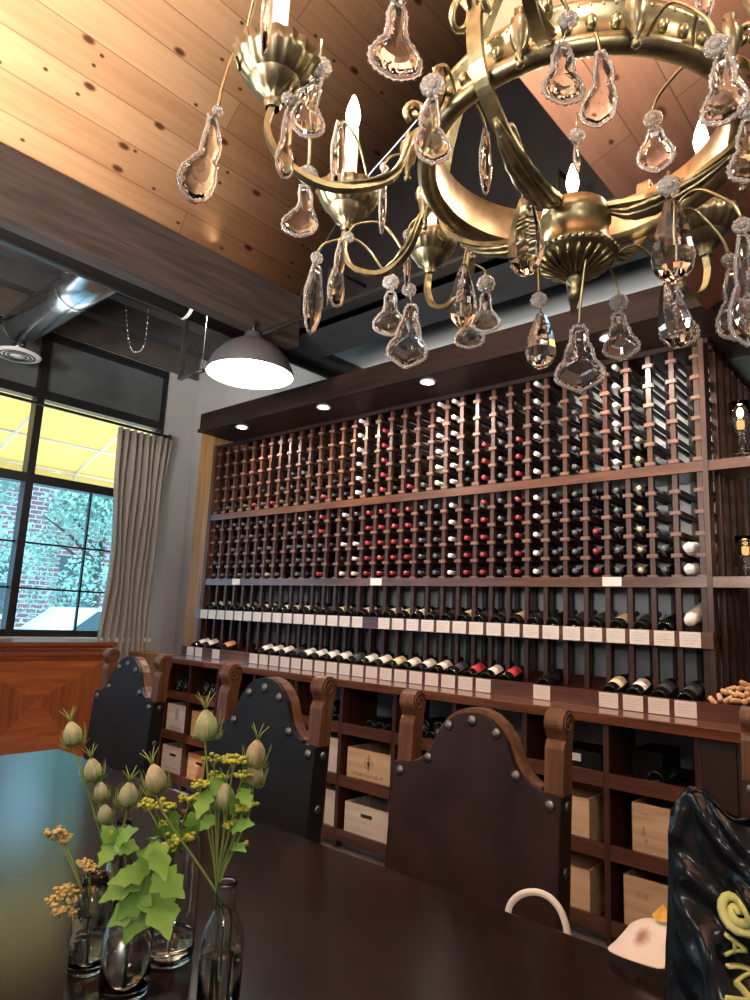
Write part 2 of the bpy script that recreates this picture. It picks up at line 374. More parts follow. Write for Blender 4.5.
# dark upper ceiling on the window side, with joists
sbox('ceiling_plenum',XL,-3.3,-4.2,YB,4.0,4.1,M['darkceil'])
for i,x in enumerate((-5.45,-4.95,-4.45,-3.95)): struct(MB().box(x-.06,x+.06,-4.2,YB,3.78,4.0).build('trim_joist',M['darkceil']))
# pine vault, boards along Y
YE=2.75
prof=bez([(-3.205,0,3.40),(-3.03,0,3.69),(-2.68,0,4.03),(-2.42,0,4.18),(-2.0,0,4.40),(-1.5,0,4.56),(-.6,0,4.64),(1.2,0,4.64),(3.2,0,4.64)],60)
def boards(name,prof,y0,y1,mt,th=.03,flip=0):
    me=bpy.data.meshes.new(name); bm=bmesh.new(); uvl=bm.loops.layers.uv.new('UVMap')
    s=[0]
    for i in range(1,len(prof)): s.append(s[-1]+(prof[i]-prof[i-1]).length)
    def nrm(i):
        t=(prof[min(i+1,len(prof)-1)]-prof[max(i-1,0)]).normalized(); return Vector((-t.z,0,t.x))
    lo=[(bm.verts.new((p.x,y0,p.z)),bm.verts.new((p.x,y1,p.z))) for p in prof]
    hi=[(bm.verts.new((p.x+nrm(i).x*th,y0,p.z+nrm(i).z*th)),bm.verts.new((p.x+nrm(i).x*th,y1,p.z+nrm(i).z*th))) for i,p in enumerate(prof)]
    def face(vs,uv):
        f=bm.faces.new(vs); f.smooth=True
        for l,u in zip(f.loops,uv): l[uvl].uv=u
    n=len(prof)
    for i in range(n-1):
        uv=[(y0,s[i]),(y1,s[i]),(y1,s[i+1]),(y0,s[i+1])]
        face((lo[i][0],lo[i][1],lo[i+1][1],lo[i+1][0]),uv); face((hi[i][0],hi[i+1][0],hi[i+1][1],hi[i][1]),[uv[0],uv[3],uv[2],uv[1]])
        face((lo[i][1],hi[i][1],hi[i+1][1],lo[i+1][1]),uv); face((lo[i][0],lo[i+1][0],hi[i+1][0],hi[i][0]),uv)
    for i in (0,n-1): face((lo[i][0],hi[i][0],hi[i][1],lo[i][1]),[(y0,0),(y0,th),(y1,th),(y1,0)])
    bmesh.ops.recalc_face_normals(bm,faces=bm.faces[:]); bm.to_mesh(me); bm.free(); me.materials.append(mt)
    o=bpy.data.objects.new(name,me); col.objects.link(o); return struct(o)
boards('ceiling_vault',prof,-4.2,YE,M['pine'])
# black end wall closing the vault: polygon above the soffit
poly=[(-3.27,3.2)]+[(p.x,p.z) for p in prof]+[(3.2,3.2)]
struct(MB().prism(poly,YE+.005,YE+.08).build('wall_gable',M['black']))
sbox('ceiling_soffit',-3.45,3.2,YE+.02,3.2,3.2,3.32,M['soffit'] if 'soffit' in M else M['black'])
sbox('ceiling_rear',-3.45,3.2,3.2,4.85,3.9,4.0,M['darkceil'])
sbox('ceiling_infill',-3.45,3.2,2.83,3.2,3.32,4.0,M['darkceil'])
# long dark beam
struct(MB().box(-3.275,-3.17,-4.2,YE,3.068,3.417,bev=.006).build('trim_beam',M['darkbeam']))
# sloped red pine panel over the chandelier
e0=Vector((-.785,0,2.77))
boards('ceiling_panel',[e0,e0+Vector((1.0,0,.4)),e0+Vector((2.2,0,.88))],-1.2,3.05,M['pine2'],.05)
# light wood side panel left of the rack and low wainscot block
sbox('trim_side_panel',-5.22,-5.0,3.43,3.79,0,3.05,M['panelwood'])
sbox('trim_wainscot',-5.86,-5.23,3.25,3.40,0,.95,M['panelwood'])
# ---------------------------------------------------------------- black rail under the soffit
t=MB(); t.tube([(-3.16,2.45,3.055),(1.0,2.45,3.055)],.016); 
for x in (-2.6,-1.2,.2): t.tube([(x,2.45,3.06),(x,2.45,3.3),(x,2.76,3.32)],.01)
tag(t.build('hanging_rail',M['blackmetal']),'black metal rail along the black end wall above the wine racks','rail')
# ---------------------------------------------------------------- dark pipe beside the beam
p=thing('duct_pipe','thick black pipe running beside the dark wooden beam','pipe',(-3.62,0,3.265))
MB().tube([(0,-4.1,0),(0,3.79,0)],.095,16).build('pipe_body',M['blackmetal'],p)
yy=on(184,316,0,-3.62).y
s=MB(); s.lathe([(.099,-.012),(.099,.012)],20,T((0,yy,0),rx=PI/2),cap=False); s.build('pipe_strap',M['white'],p)
h=thing('pipe_hanger','black square drop hanger bent under the pipe strap','bracket',(-3.62,yy+.02,0))
MB().box(-.014,.014,-.014,.014,2.765,3.165).build('drop_rod',M['blackmetal'],h)
MB().tube([(0,0,2.775),(.24,0,2.775)],.014,8).build('cross_rod',M['blackmetal'],h)
MB().tube([(.23,0,2.775),(.23,.0,4.0)],.004,6).build('suspension_wire',M['steel'],h)
# ---------------------------------------------------------------- galvanised duct with diffuser
d=thing('air_duct','shiny galvanised round duct crossing above the window','duct',(-5.5,1.87,3.5))
MB().tube([(0,0,0),(2.05,-.02,.02)],.138,24).build('duct_tube',M['steel'],d)
r=MB()
for x in (.01,.95): r.lathe([(.145,-.012),(.145,.012)],24,T((x,-.01*x,.01*x),ry=PI/2),cap=False)
r.build('duct_seam',M['steel'],d)
MB().lathe([(.05,-.22),(.05,-.13)],16).build('drop_collar',M['steel'],d)
v=tag(MB().lathe([(.17,-.245),(.175,-.235),(.13,-.215),(.05,-.215)],28).mat(1).lathe([(.125,-.2455),(.13,-.243)],28).mat(1).lathe([(.06,-.2475),(.06,-.246)],28).build('ceiling_diffuser',[M['white'],M['white']]),'round white louvred air diffuser under the end of the steel duct','diffuser')
v.location=(-5.5,1.87,3.5)
rg=MB()
for R_ in (.12,.09,.06): rg.lathe([(R_,-.25),(R_+.012,-.25),(R_+.012,-.247),(R_,-.247)],28,cap=False)
rg.build('louvre',M['blackmetal'],v)
# conduits + chain
for i,(x,z) in enumerate(((-4.7,3.74),(-4.2,3.74))):
    tag(MB().tube([(x,-4,z),(x,3.3,z),(x+.1,3.6,z-.05),(x+.15,3.78,z-.3)],.012).build('electrical_conduit',M['steel']),['thin grey conduit on the joists nearer the window','thin grey conduit on the joists nearer the beam'][i],'conduit')
ch=MB(); a=at(127,262,5.6); b=at(152,262,5.6); lo_=at(137,352,5.6)
pts=bez([a,at(126,310,5.6),at(130,345,5.6),lo_,at(145,342,5.6),at(149,300,5.6),b],48)
for q in pts: ch.ball(q,.009,6,4)
ch.tube(pts,.0025,6); ch.tube([a,(a.x,a.y,3.8)],.004,6); ch.tube([b,(b.x,b.y,3.8)],.004,6)
tag(ch.build('hanging_chain',M['steel']),'thin metal chain looping down from the dark ceiling above the window','chain')
# ---------------------------------------------------------------- curtain
cu=thing('curtain','beige linen curtain gathered at the right end of the window','curtain',(XL+.12,3.165,0))
def sheet(z0,z1,y0,y1,nf,amp):
    ny=90;nz=14;vs=[];fs=[]
    for k in range(nz+1):
        t=k/nz; z=z0+(z1-z0)*t
        for i in range(ny+1):
            s=i/ny; wv=math.sin(s*nf*2*PI+.6*math.sin(s*9)); sp=1-.25*math.exp(-((t-.55)/.35)**2)
            y=y0+(y1-y0)*(.55+(s-.55)*sp)
            vs.append((amp*wv*(.75+.25*t)+.012*math.sin(9*t+s*23),y+.01*math.sin(13*t+s*7),z))
    for k in range(nz):
        for i in range(ny): a=k*(ny+1)+i; fs.append((a,a+1,a+ny+2,a+ny+1))
    return vs,fs
vs,fs=sheet(.02,2.97,-.28,.30,8,.05)
c=MB(); c.add(vs,fs,True); o=c.build('curtain_cloth',M['curtain'],cu)
md=o.modifiers.new('solid','SOLIDIFY'); md.thickness=.004
rd=thing('curtain_rod','thin black curtain rod across the window under the upper frame','rod',(XL+.12,0,3.0))
MB().tube([(0,-3,0),(0,3.42,0)],.014,10).build('rod',M['blackmetal'],rd)
MB().ball((0,3.435,0),.026,10,8).build('finial',M['blackmetal'],rd)
for y in (-2.9,.8,3.36): MB().box(-.13,.0,y-.012,y+.012,-.012,.012).build('rod_bracket',M['blackmetal'],rd)
# ---------------------------------------------------------------- sideboard
sb=thing('sideboard','wide reddish wooden sideboard with crossed veneer front below the window','cabinet',(-5.34,0,0))
y0,y1=-.4,2.86
c=MB(); c.box(-.48,0,y0+.04,y1-.04,.06,.93); c.build('carcass',M['sideboard'],sb)
c=MB(); c.box(-.52,.045,y0,y1,1.02,1.055,bev=.008); c.box(-.5,.03,y0+.015,y1-.015,.985,1.02,bev=.012); c.box(-.49,.022,y0+.03,y1-.03,.945,.985,bev=.012); c.box(-.485,.012,y0+.035,y1-.035,.92,.945)
c.build('moulded_top',M['sideboard'],sb)
c=MB(); c.box(-.47,-.01,y0+.06,y1-.06,0,.06); c.build('plinth',M['sideboard'],sb)
pw=(y1-y0-.08)/3
for k in range(3):
    a=y0+.04+pw*k; b=a+pw; cy=(a+b)/2; cz=.62
    q=[(a,.92),(b,.92),(b,.06),(a,.06)]
    dpan=MB()
    for j in range(4):
        p0,p1=q[j],q[(j+1)%4]; dpan.mat(j%2); dpan.add([(.0,p0[0],p0[1]),(.0,p1[0],p1[1]),(.006,cy,cz)],[(0,1,2)])
    dpan.box(-.003,.004,a-.012,a+.012,.06,.92)
    dpan.build('veneered_panel',[M['veneer'],M['veneer2']],sb)
# papers on the sill side
# ================================================================ OUTSIDE
sbox('ground_outside',-80,XL-.2,-40,40,-.25,-.15,M['pavement'])
aw=thing('awning','yellow canvas awning on white frame outside the window','awning',(XL-.2,0,0))
x0,z0,x1,z1=-.05,3.50,-1.75,2.90
a=MB(); a.add([(x0,-5,z0),(x0,4.6,z0),(x1,4.6,z1),(x1,-5,z1),(x1,4.6,z1-.21),(x1,-5,z1-.21)],[(0,1,2,3),(3,2,4,5)]); 
o=a.build('canvas',M['awning'],aw); md=o.modifiers.new('solid','SOLIDIFY'); md.thickness=.004
fr=MB()
for k in range(11):
    y=-4.8+k*.92
    fr.tube([(x0,y,z0-.04),(x1,y,z1-.03)],.02,8); fr.tube([(x1,y,z1-.03),(x1,y,z1-.19)],.016,8)
for t_ in (.33,.66,1): fr.tube([(x0+(x1-x0)*t_,-4.9,z0+(z1-z0)*t_-.04),(x0+(x1-x0)*t_,4.5,z0+(z1-z0)*t_-.04)],.016,8)
fr.tube([(x1,-4.9,z1-.19),(x1,4.5,z1-.19)],.016,8)
fr.build('awning_frame',M['white'],aw)
def tree(loc,h,R_,label,n=5000,seed=1):
    rnd=random.Random(seed); t=thing('street_tree',label,'tree',loc,0,'trees outside the window')
    tk=MB(); tk.tube(bez([(0,0,-.15),(.1,.05,h*.25),(0,.1,h*.5),(.1,-.1,h*.85)],12),[.16-.01*i for i in range(13)],8)
    for k in range(9):
        a_=rnd.random()*2*PI; z=h*(.3+.05*k); tk.tube([(0.03,.05,z),(math.cos(a_)*R_*.35,math.sin(a_)*R_*.35,z+h*.1),(math.cos(a_)*R_*.75,math.sin(a_)*R_*.75,z+h*.17)],[.06,.04,.015],6)
    tk.build('trunk',M['bark'],t)
    f=MB(); bl=[(rnd.gauss(0,R_*.45),rnd.gauss(0,R_*.45),h*.62+rnd.gauss(0,h*.17),R_*rnd.uniform(.25,.45)) for _ in range(26)]
    for _ in range(n):
        bx,by,bz,br=rnd.choice(bl); v=Vector((rnd.gauss(0,1),rnd.gauss(0,1),rnd.gauss(0,1))).normalized()*br*rnd.random()**.4
        p=Vector((bx,by,bz))+v; u=Vector((rnd.gauss(0,1),rnd.gauss(0,1),rnd.gauss(0,1))).normalized(); w_=u.orthogonal().normalized(); L_=rnd.uniform(.045,.085)
        f.add([p-u*L_,p+w_*L_*.5,p+u*L_,p-w_*L_*.5],[(0,1,2,3)])
    o=f.build('foliage',M['tree'],t); o['kind']='stuff'
tree((-15,4.3,0),6.4,1.9,'leafy street tree left of the window mullion outside',8000,3)
tree((-17.5,8.6,0),6.8,2.0,'leafy street tree in the middle of the window outside',9000,5)
tree((-20,14.0,0),7.6,2.4,'leafy street tree beyond the right window panes',9500,9)
bd=thing('brick_building','brick building with pale window bands across the street','building',(-24,8,0))
MB().box(-3,0,-14,5.5,-.15,6.2).build('brick_wall',M['brick'],bd)
for k in range(6):
    wdw=MB().box(-.02,.03,-12.5+k*3,-11.2+k*3,.9,3.0).build('building_window',M['carglass'],bd)
    MB().box(.0,.08,-12.65+k*3,-11.05+k*3,.75,.9).build('stone_sill',M['white'],wdw)
MB().box(-3.1,.12,-14.1,5.6,6.2,6.5).build('cornice',M['white'],bd)
b2=thing('grey_building','pale blue-grey low building right of the brick building','building',(-30,20,0))
MB().box(-3,0,-9,12,-.15,4.6).build('building_wall',plain('bluegrey',(.42,.52,.58),.8),b2)
MB().box(-3.1,.15,-9.1,12.1,4.6,4.85).build('cornice',M['white'],b2)
MB().box(-.02,.04,-2,1,.3,2.6).build('garage_door',M['white'],b2)
def car(loc,rz,label):
    t=thing('parked_car',label,'car',loc,rz)
    p=[(-2.1,.35),(-2.1,.75),(-1.9,.9),(-1.2,.98),(-.6,1.42),(.8,1.45),(1.5,1.0),(2.1,.85),(2.15,.35)]
    MB().prism(p,-.85,.85).build('body',M['carpaint'],t)
    g=MB(); g.prism([(-1.05,1.0),(-.55,1.37),(.75,1.39),(1.3,1.02)],-.86,.86); g.build('side_windows',M['carglass'],t)
    for x in (-1.3,1.35):
        for y in (-.8,.8): MB().lathe([(.33,-.1),(.33,.1)],20,T((x,y,.18),rx=PI/2)).build('wheel',M['tyre'],t)
car((-13.6,6.9,-.15),PI/2+.06,'white car parked on the bright street outside the window')
# ================================================================ WINE WALL
def rebase(root,loc):
    # move a thing's origin to its base while its parts stay where they are
    loc=Vector(loc); root.location=loc; done=set()
    for ch in root.children_recursive:
        if ch.type=='MESH' and ch.data.name not in done:
            done.add(ch.data.name); ch.data.transform(Matrix.Translation(-loc))
NC=34; P0=-.947; PITCH=.1172
def colx(c): return P0-PITCH*(c+.5)
Z1=[on(537,471.3-17.52*r,1,3.45).z for r in range(6)]
Z2=[on(536,571.5-18.45*r,1,3.45).z for r in range(5)]
rack=thing('wine_rack','tall dark stained lattice wine rack covering the back wall','wine rack')
lad=MB()
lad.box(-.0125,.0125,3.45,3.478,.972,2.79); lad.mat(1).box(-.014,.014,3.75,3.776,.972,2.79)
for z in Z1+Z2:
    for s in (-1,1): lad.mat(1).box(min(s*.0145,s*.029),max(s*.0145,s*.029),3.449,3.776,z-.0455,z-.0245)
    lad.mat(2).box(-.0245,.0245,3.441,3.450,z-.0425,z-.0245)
l0=None
for k in range(NC+1):
    if l0 is None: l0=lad.build('ladder_post',[M['rack'],M['rackrear'],M['rackend']],rack); o=l0
    else: o=l0.copy(); col.objects.link(o); o.parent=rack
    o.location=(P0-PITCH*k,0,0)
def rp(name,bs,mt=M['rackx']):
    b=MB()
    for q in bs: b.box(*q)
    return b.build(name,mt,rack)
XR=3.19
rp('upper_shelf',[(-4.99,XR,3.425,3.449,2.122,2.172),(-4.99,XR,3.449,3.79,2.14,2.165)])
rp('middle_shelf',[(-4.99,XR,3.425,3.449,1.560,1.611),(-4.99,XR,3.449,3.79,1.575,1.605)])
rp('card_rail',[(-4.99,-.895,3.375,3.397,1.277,1.352)])
rp('lower_card_rail',[(-4.99,XR,3.275,3.297,.971,1.047)])
sl=math.radians(15)
def slope(name,y0,z0,x1):
    b=MB(); b.prism([(0,0),(.36,0),(.36,.012),(0,.012)],-4.97,x1,Matrix(((0,1,0,0),(1,0,0,0),(0,0,1,0),(0,0,0,1))))
    R_=Matrix.Translation((0,y0,z0))@Matrix.Rotation(sl,4,'X'); b.v=[tuple(R_@Vector(v)) for v in b.v]
    return b.build(name,M['rack'],rack)
slope('display_shelf',3.398,1.30,-.9); slope('display_shelf',3.298,.985,-.9)
rp('top_fascia',[(-4.99,-.88,3.43,3.447,2.773,2.80)],M['rackbeam'])
rp('side_upright',[(-5.0,-4.955,3.42,3.79,.972,2.80)],M['rack'])
rp('side_upright',[(-.925,-.90,3.42,3.50,.972,2.80)],M['rack'])
# slatted return of the rack on the right
for i in range(8):
    y=3.57+.135*i; MB().box(-.91,-.885,y,y+.05,.972,2.80).build('side_slat',M['rack'],rack)
MB().box(-.925,-.885,3.51,4.69,2.77,2.80).build('slat_top_rail',M['rack'],rack)
rebase(rack,(-2.93,3.45,.97))
struct(MB().box(-.93,XR,3.795,4.69,2.802,2.83).build('ceiling_niche',M['nichegreen']))
# canopy beam with downlights
bm_=thing('rack_canopy','deep dark wooden canopy beam with downlights over the wine rack','canopy')
c=MB(); c.box(-4.73,1.2,3.08,3.42,2.802,2.965,bev=.004); c.box(-4.73,1.2,3.42,3.79,2.802,2.98); c.build('canopy_box',M['rackbeam'],bm_)
c=MB(); c.box(-4.735,1.2,3.066,3.0795,2.802,2.83); c.build('canopy_trim',M['rackbeam'],bm_)
rebase(bm_,(-1.9,3.4,2.80))
DL=[-5.2+.94*i for i in range(1,7)]
DLX=[-4.27,-3.34,-2.42,-1.27,-.2]
wh=['over the left end','second from the left','third from the left','fourth from the left, behind the crystals','at the far right, beyond the frame edge']
for x,w_ in zip(DLX,wh):
    d=thing('recessed_downlight','small round lit downlight under the rack canopy, '+w_,'downlight',(x,3.17,2.80),0,'canopy downlights')
    MB().lathe([(.036,-.006),(.05,-.004),(.05,.0)],20,cap=False).build('trim_ring',M['white'],d)
    MB().lathe([(.037,-.003),(.037,-.0005)],20).build('lit_lens',M['down'],d)
# ---------------------------------------------------------------- bottles in the lattice
def lat_bottle(foil):
    b=MB(); R_=Matrix.Rotation(-PI/2,4,'X')
    b.mat(1).lathe([(.0001,0),(.0135,.0005),(.0145,.003),(.0145,.055),(.0135,.058)],12,R_,cap=False)
    b.mat(0).lathe([(.0135,.058),(.0135,.088),(.020,.105),(.036,.135),(.038,.15),(.038,.288),(.033,.296),(.0001,.292)],12,R_,cap=False)
    o=b.build('wine_bottle',[M['bottle'],M['foil_'+foil]]); return o
def wrapped():
    b=MB(); R_=Matrix.Rotation(-PI/2,4,'X'); rn=random.Random(3)
    b.lathe([(.0001,-.004),(.02,-.002),(.027,.02),(.031,.05),(.036,.10),(.036,.27),(.03,.30),(.0001,.30)],16,R_,cap=False,ruff=lambda k,a: .10*math.sin(5*a+k*2)+.06*math.sin(9*a+k))
    return b.build('wrapped_bottle',[M['paperwrap']])
S1={};S2={}
def put(S,ZS,px,py,colr,allr=False):
    p=on(px,py,1,3.45); c=int(math.floor((P0-p.x)/PITCH))
    if not 0<=c<NC: return
    rows=range(len(ZS)) if allr is True else ([min(range(len(ZS)),key=lambda r:abs(ZS[r]-p.z))] if allr is False else allr)
    for r in rows: S[(c,r)]=colr
def z6(x,y): return 300+x/6.25,380+y/6.25
rnd=random.Random(11)
# dark and grey fill first
for c in range(NC):
    for r in range(5):
        if c>0 and rnd.random()<.86: S2[(c,r)]=rnd.choice(['grey','grey','black','black'])
for c in range(4,NC):
    k=rnd.choice([0,0,1,2,2,3,4]) if c<30 else 1
    for r in range(k): S1[(c,r)]=rnd.choice(['black','grey','black'])
A=True
put(S1,Z1,616,420,'white',A); put(S1,Z1,641,437,'gold',[0,1]); put(S1,Z1,537,430,'white',A)
put(S1,Z1,575,430,'grey',[0,1,2,3]); put(S1,Z1,520,440,'red',[0,1,2]); put(S1,Z1,502,440,'grey',[0,1,2,3,4])
put(S1,Z1,483,460,'red',[0,1,2]); put(S1,Z1,455,430,'white',A); put(S1,Z1,439,430,'white',A)
put(S1,Z1,409,485,'red',[0]); put(S1,Z1,386,460,'red',[0,1,2,3,4]); put(S1,Z1,354,460,'white',A); put(S1,Z1,319,498,'red',[0])
put(S1,Z1,269,508,'red',[0]); put(S1,Z1,253,510,'red',[0]); put(S1,Z1,279,505,'grey',[0]); put(S1,Z1,556,460,'grey',[0])
for px,cl,rs in ((576,'grey',A),(597,'red',[0,1,2]),(617,'grey',A),(641,'gold',A),(663,'grey',[0]),(537,'white',A),(519,'red',A),(499,'grey',A),(481,'red',A),(466,'red',[0,1,2,3]),(452,'white',A),(436,'grey',A),(423,'grey',A),(411,'red',A),(396,'red',A),(383,'red',A),(372,'red',A),(357,'white',[0,1,2]),(348,'white',[0,2,4]),(315,'red',[0,3,4]),(297,'grey',A),(273,'gold',[0]),(556,'grey',A)):
    put(S2,Z2,px,545,cl,rs)
for r in (3,4): S2.pop((1,r),None); S2.pop((1,2),None)
protos={}
def place_lat(S,ZS,tier,rows):
    for (c,r),cl in sorted(S.items()):
        if cl not in protos: protos[cl]=o=lat_bottle(cl)
        else: o=protos[cl].copy(); col.objects.link(o)
        o.location=(colx(c),3.438,ZS[r]); o.rotation_euler=(0,rnd.random()*6,0)
        nm={'grey':'grey-capped','white':'white-capped','red':'red-capped','black':'black-capped','gold':'gold-capped'}[cl]
        tag(o,'%s bottle, %s, %s column from the right, %s row up'%(nm,tier,ORD[c],ORD[r]),'wine bottle','bottles lying in the wine rack lattice')
place_lat(S1,Z1,'top rack tier',6); place_lat(S2,Z2,'second rack tier',5)
w0=wrapped(); w0.location=(colx(0),3.425,Z2[0]+.002); tag(w0,'white tissue-wrapped bottle at the right end of the second tier, bottom row','wine bottle','tissue wrapped bottles')
w1=w0.copy(); col.objects.link(w1); w1.location=(colx(0),3.425,Z2[1]+.002); w1.rotation_euler=(0,.0,0); tag(w1,'white tissue-wrapped bottle directly above another wrapped one, right end of second tier','wine bottle','tissue wrapped bottles')
# ---------------------------------------------------------------- display bottles, base towards the room
def disp(label):
    t=bpy.data.objects.new('wine_bottle',None); col.objects.link(t); t.empty_display_size=.03
    R_=Matrix.Rotation(-PI/2,4,'X')
    MB().lathe([(.0001,.018),(.02,.012),(.030,.001),(.035,.0),(.038,.006),(.038,.175),(.034,.195),(.0185,.222),(.0145,.235),(.0145,.245)],20,R_,cap=False).build('glass_body',M['bottle'],t)
    MB().lathe([(.0150,.243),(.0152,.298),(.0001,.299)],14,R_,cap=False).build('capsule',M['foil_black'],t)
    if label:
        vs=[];fs=[]
        for i in range(13):
            a=PI/2+(i/12-.5)*2.6
            for y in (.05,.145): vs.append((.0386*math.cos(a),y,.0386*math.sin(a)))
        for i in range(12): fs.append((2*i,2*i+1,2*i+3,2*i+2))
        b=MB(); b.add(vs,fs,True); b.build('label',M['lab_'+label],t)
    return t
dpro={}
def place_disp(x,y,z,label,text,grp,tilt=sl):
    if label not in dpro: dpro[label]=t=disp(label)
    else: t=copy_tree(dpro[label])
    t.location=(x,y,z); t.rotation_euler=(tilt,0,0); return tag(t,text,'wine bottle',grp)
def shelfz(y0,z0,y): return z0+(y-y0)*math.tan(sl)+.0125/math.cos(sl)
nmz={'white':'white-labelled','cream':'cream-labelled','red':'red-labelled','orange':'orange-labelled','black':'dark-labelled',None:'plain dark'}
G1='bottles on the upper display shelf'; G2='bottles on the counter display shelf'
for c in range(1,NC):
    lb=[ 'white','black','cream','white','black','black'][(c*7+c//3)%6] if c>10 else ['black',None,'black','cream','black'][c%5]
    y=3.412; z=shelfz(3.398,1.30,y)+.038/math.cos(sl)+.0005
    place_disp(colx(c),y,z,lb,'%s bottle on the upper price-card shelf, %s from the right'%(nmz[lb],ORD[c]),G1)
y=3.405; w2=w0.copy(); col.objects.link(w2); w2.location=(colx(0),y,1.358+.04); w2.rotation_euler=(sl,0,0); w2.scale=(1,-1,1) if False else (1,1,1)
tag(w2,'white tissue-wrapped bottle at the right end of the upper price-card shelf','wine bottle','tissue wrapped bottles')
def colof(px,py,y):
    p=on(px,py,1,y); return int(math.floor((P0-p.x)/PITCH))
low={}
for px,py,lb in ((694,688,'black'),(666,686,'black'),(642,682,'white'),(619,682,'cream'),(546,678,None),(512,668,'red'),(494,665,'white'),(478,661,'red'),(458,662,'black')):
    low[colof(px,py,3.36)]=lb
seq=['white','white','white','cream','white','white','black','white','white','white','white','black','white','white','white']
k0=max(low)+1
for i in range(15):
    low.setdefault(k0+i,seq[i])
for px,lb in ((258,'white'),(222,'orange'),(210,'white'),(201,'white')): low[min(33,colof(px,645,3.36))]=lb
for c,lb in sorted(low.items()):
    y=3.312; z=shelfz(3.298,.985,y)+.038/math.cos(sl)+.0005
    place_disp(colx(c),y,z,lb,'%s bottle lying on the counter display shelf, %s column from the right'%(nmz[lb],ORD[c]),G2)
# ---------------------------------------------------------------- price cards
pc=None
def card(x,y,z,text,grp,w=.094,h=.070):
    global pc
    if pc is None:
        b=MB(); b.box(-.047,.047,-.0015,0,-.035,.035)
        b.mat(1)
        for i in range(4): b.box(-.036,.036-.018*(i%2),-.0018,-.0014,.018-.012*i,.0195-.012*i)
        pc=b.build('price_card',[M['card'],M['inkgrey']]); o=pc
    else: o=pc.copy(); col.objects.link(o)
    o.location=(x,y,z); o.scale=(w/.094,1,h/.07); return tag(o,text,'price card',grp)
for c in range(NC):
    if c==17: continue
    card(colx(c)+.011,3.3745,1.3145,'white price card on the upper card rail, %s from the right'%ORD[c],'price cards on the upper card rail')
for c in sorted(set(list(low)) | set()):
    if c in (colof(512,668,3.36),): continue
    card(colx(c)+.011,3.2745,1.009,'white price card on the counter card rail below the %s rack column from the right'%ORD[c],'price cards on the counter card rail')
for px,tx in ((236,'left'),(376,'middle'),(612,'right')):
    card(on(px,583,1,3.425).x,3.4245,1.587,'small white card on the middle rack shelf edge, the %s one'%tx,'cards on the middle shelf edge',.10,.047)
# ---------------------------------------------------------------- counter and bin cabinet
ct=tag(MB().box(-4.98,XR,3.05,3.79,.925,.9705,bev=.005).build('counter_top',M['counter']),'long polished reddish wooden counter top running below the wine rack','counter')
cab=thing('bin_cabinet','dark wooden open bin cabinet with crates under the counter','cabinet')
DV=[-4.95,-4.58,-4.22,-3.80,-3.37,-2.95,-2.53,-2.12,-1.70,-1.29,-.90]
for i,x in enumerate(DV):
    b=MB(); b.box(x-.013,x+.013,3.10,3.42,0,.925); b.box(x-.011,x+.011,3.42,3.75,0.,.66); 
    b.build('divider',M['rack'],cab)
for z in (.665,.365,.06):
    MB().box(-4.95,-.90,3.118,3.75,z-.014,z+.004).build('bin_shelf',M['rack'],cab)
for i in range(10):
    for z in (.665,.365,.06): MB().box(DV[i]+.014,DV[i+1]-.014,3.10,3.118,z-.018,z+.045).build('shelf_lip',M['rackx'],cab)
MB().box(-4.95,-.90,3.15,3.17,.0,.045).build('kick_board',M['floor'],cab)
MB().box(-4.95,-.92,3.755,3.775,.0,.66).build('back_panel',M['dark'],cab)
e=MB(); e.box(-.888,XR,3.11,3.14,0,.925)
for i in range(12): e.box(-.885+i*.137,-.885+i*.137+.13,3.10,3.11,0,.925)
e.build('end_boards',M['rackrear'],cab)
rebase(cab,(-2.93,3.4,0))
def crate(x0,x1,z,h,mt,label,handle=False,pr=None,depth=.40,y=3.125,grp='wine crates in the cabinet bins',lidoff=False,stuff=None):
    t=thing('wine_crate',label,'crate',((x0+x1)/2,y,z),0,grp); w=(x1-x0)/2; th=.012
    b=MB()
    if handle:
        hz=h*.72; hw=.045;hh=.012
        b.box(-w,w,0,th,0,hz-hh); b.box(-w,w,0,th,hz+hh,h); b.box(-w,-hw,0,th,hz-hh,hz+hh); b.box(hw,w,0,th,hz-hh,hz+hh)
    else: b.box(-w,w,0,th,0,h)
    b.build('front_board',mt,t)
    b=MB(); b.box(-w,-w+th,th,depth,0,h); b.box(w-th,w,th,depth,0,h); b.box(-w+th,w-th,depth-th,depth,0,h); b.build('side_boards',mt,t)
    MB().box(-w+th,w-th,th,depth-th,0,th).build('crate_base',mt,t)
    if lidoff: MB().box(-w,w,.0,depth,h+.001,h+.012).build('lid',mt,t)
    if pr: 
        p=MB(); pr(p,w,h); p.v=[(a,b_-.0012,c_) for a,b_,c_ in p.v]; p.build('printed_mark',M['purple'] if mt is M['cratew'] else M['brownink'],t)
    return t
def print_block(p,w,h):
    p.box(-.018,.022,0,.001,h*.5,h*.88)
    for i in range(6): p.box(-w*.62+i*w*.2,-w*.62+i*w*.2+w*.12,0,.001,h*.14,h*.3)
    p.box(-w*.6,w*.6,0,.001,h*.36,h*.38)
def print_emblem(p,w,h):
    z=h*.66
    for i in range(16):
        a=i*PI/8; p.box(.03*math.cos(a)-.004,.03*math.cos(a)+.004,0,.001,z+.03*math.sin(a)-.004,z+.03*math.sin(a)+.004)
    p.box(-.004,.004,0,.001,z-.05,z+.05); p.box(-.018,.018,0,.001,z-.004,z+.004); p.box(-.01,.01,0,.001,z-.02,z+.01)
    for i in range(12): p.box(-w*.7+i*w*.115,-w*.7+i*w*.115+w*.08,0,.001,h*.28+.006*math.sin(i*2),h*.35+.006*math.sin(i*3))
    p.box(-w*.55,w*.55,0,.001,h*.19,h*.2)
def print_corner(p,w,h):
    for i in range(3): p.box(w*.4+i*w*.14,w*.4+i*w*.14+w*.1,0,.001,h*.12,h*.19)
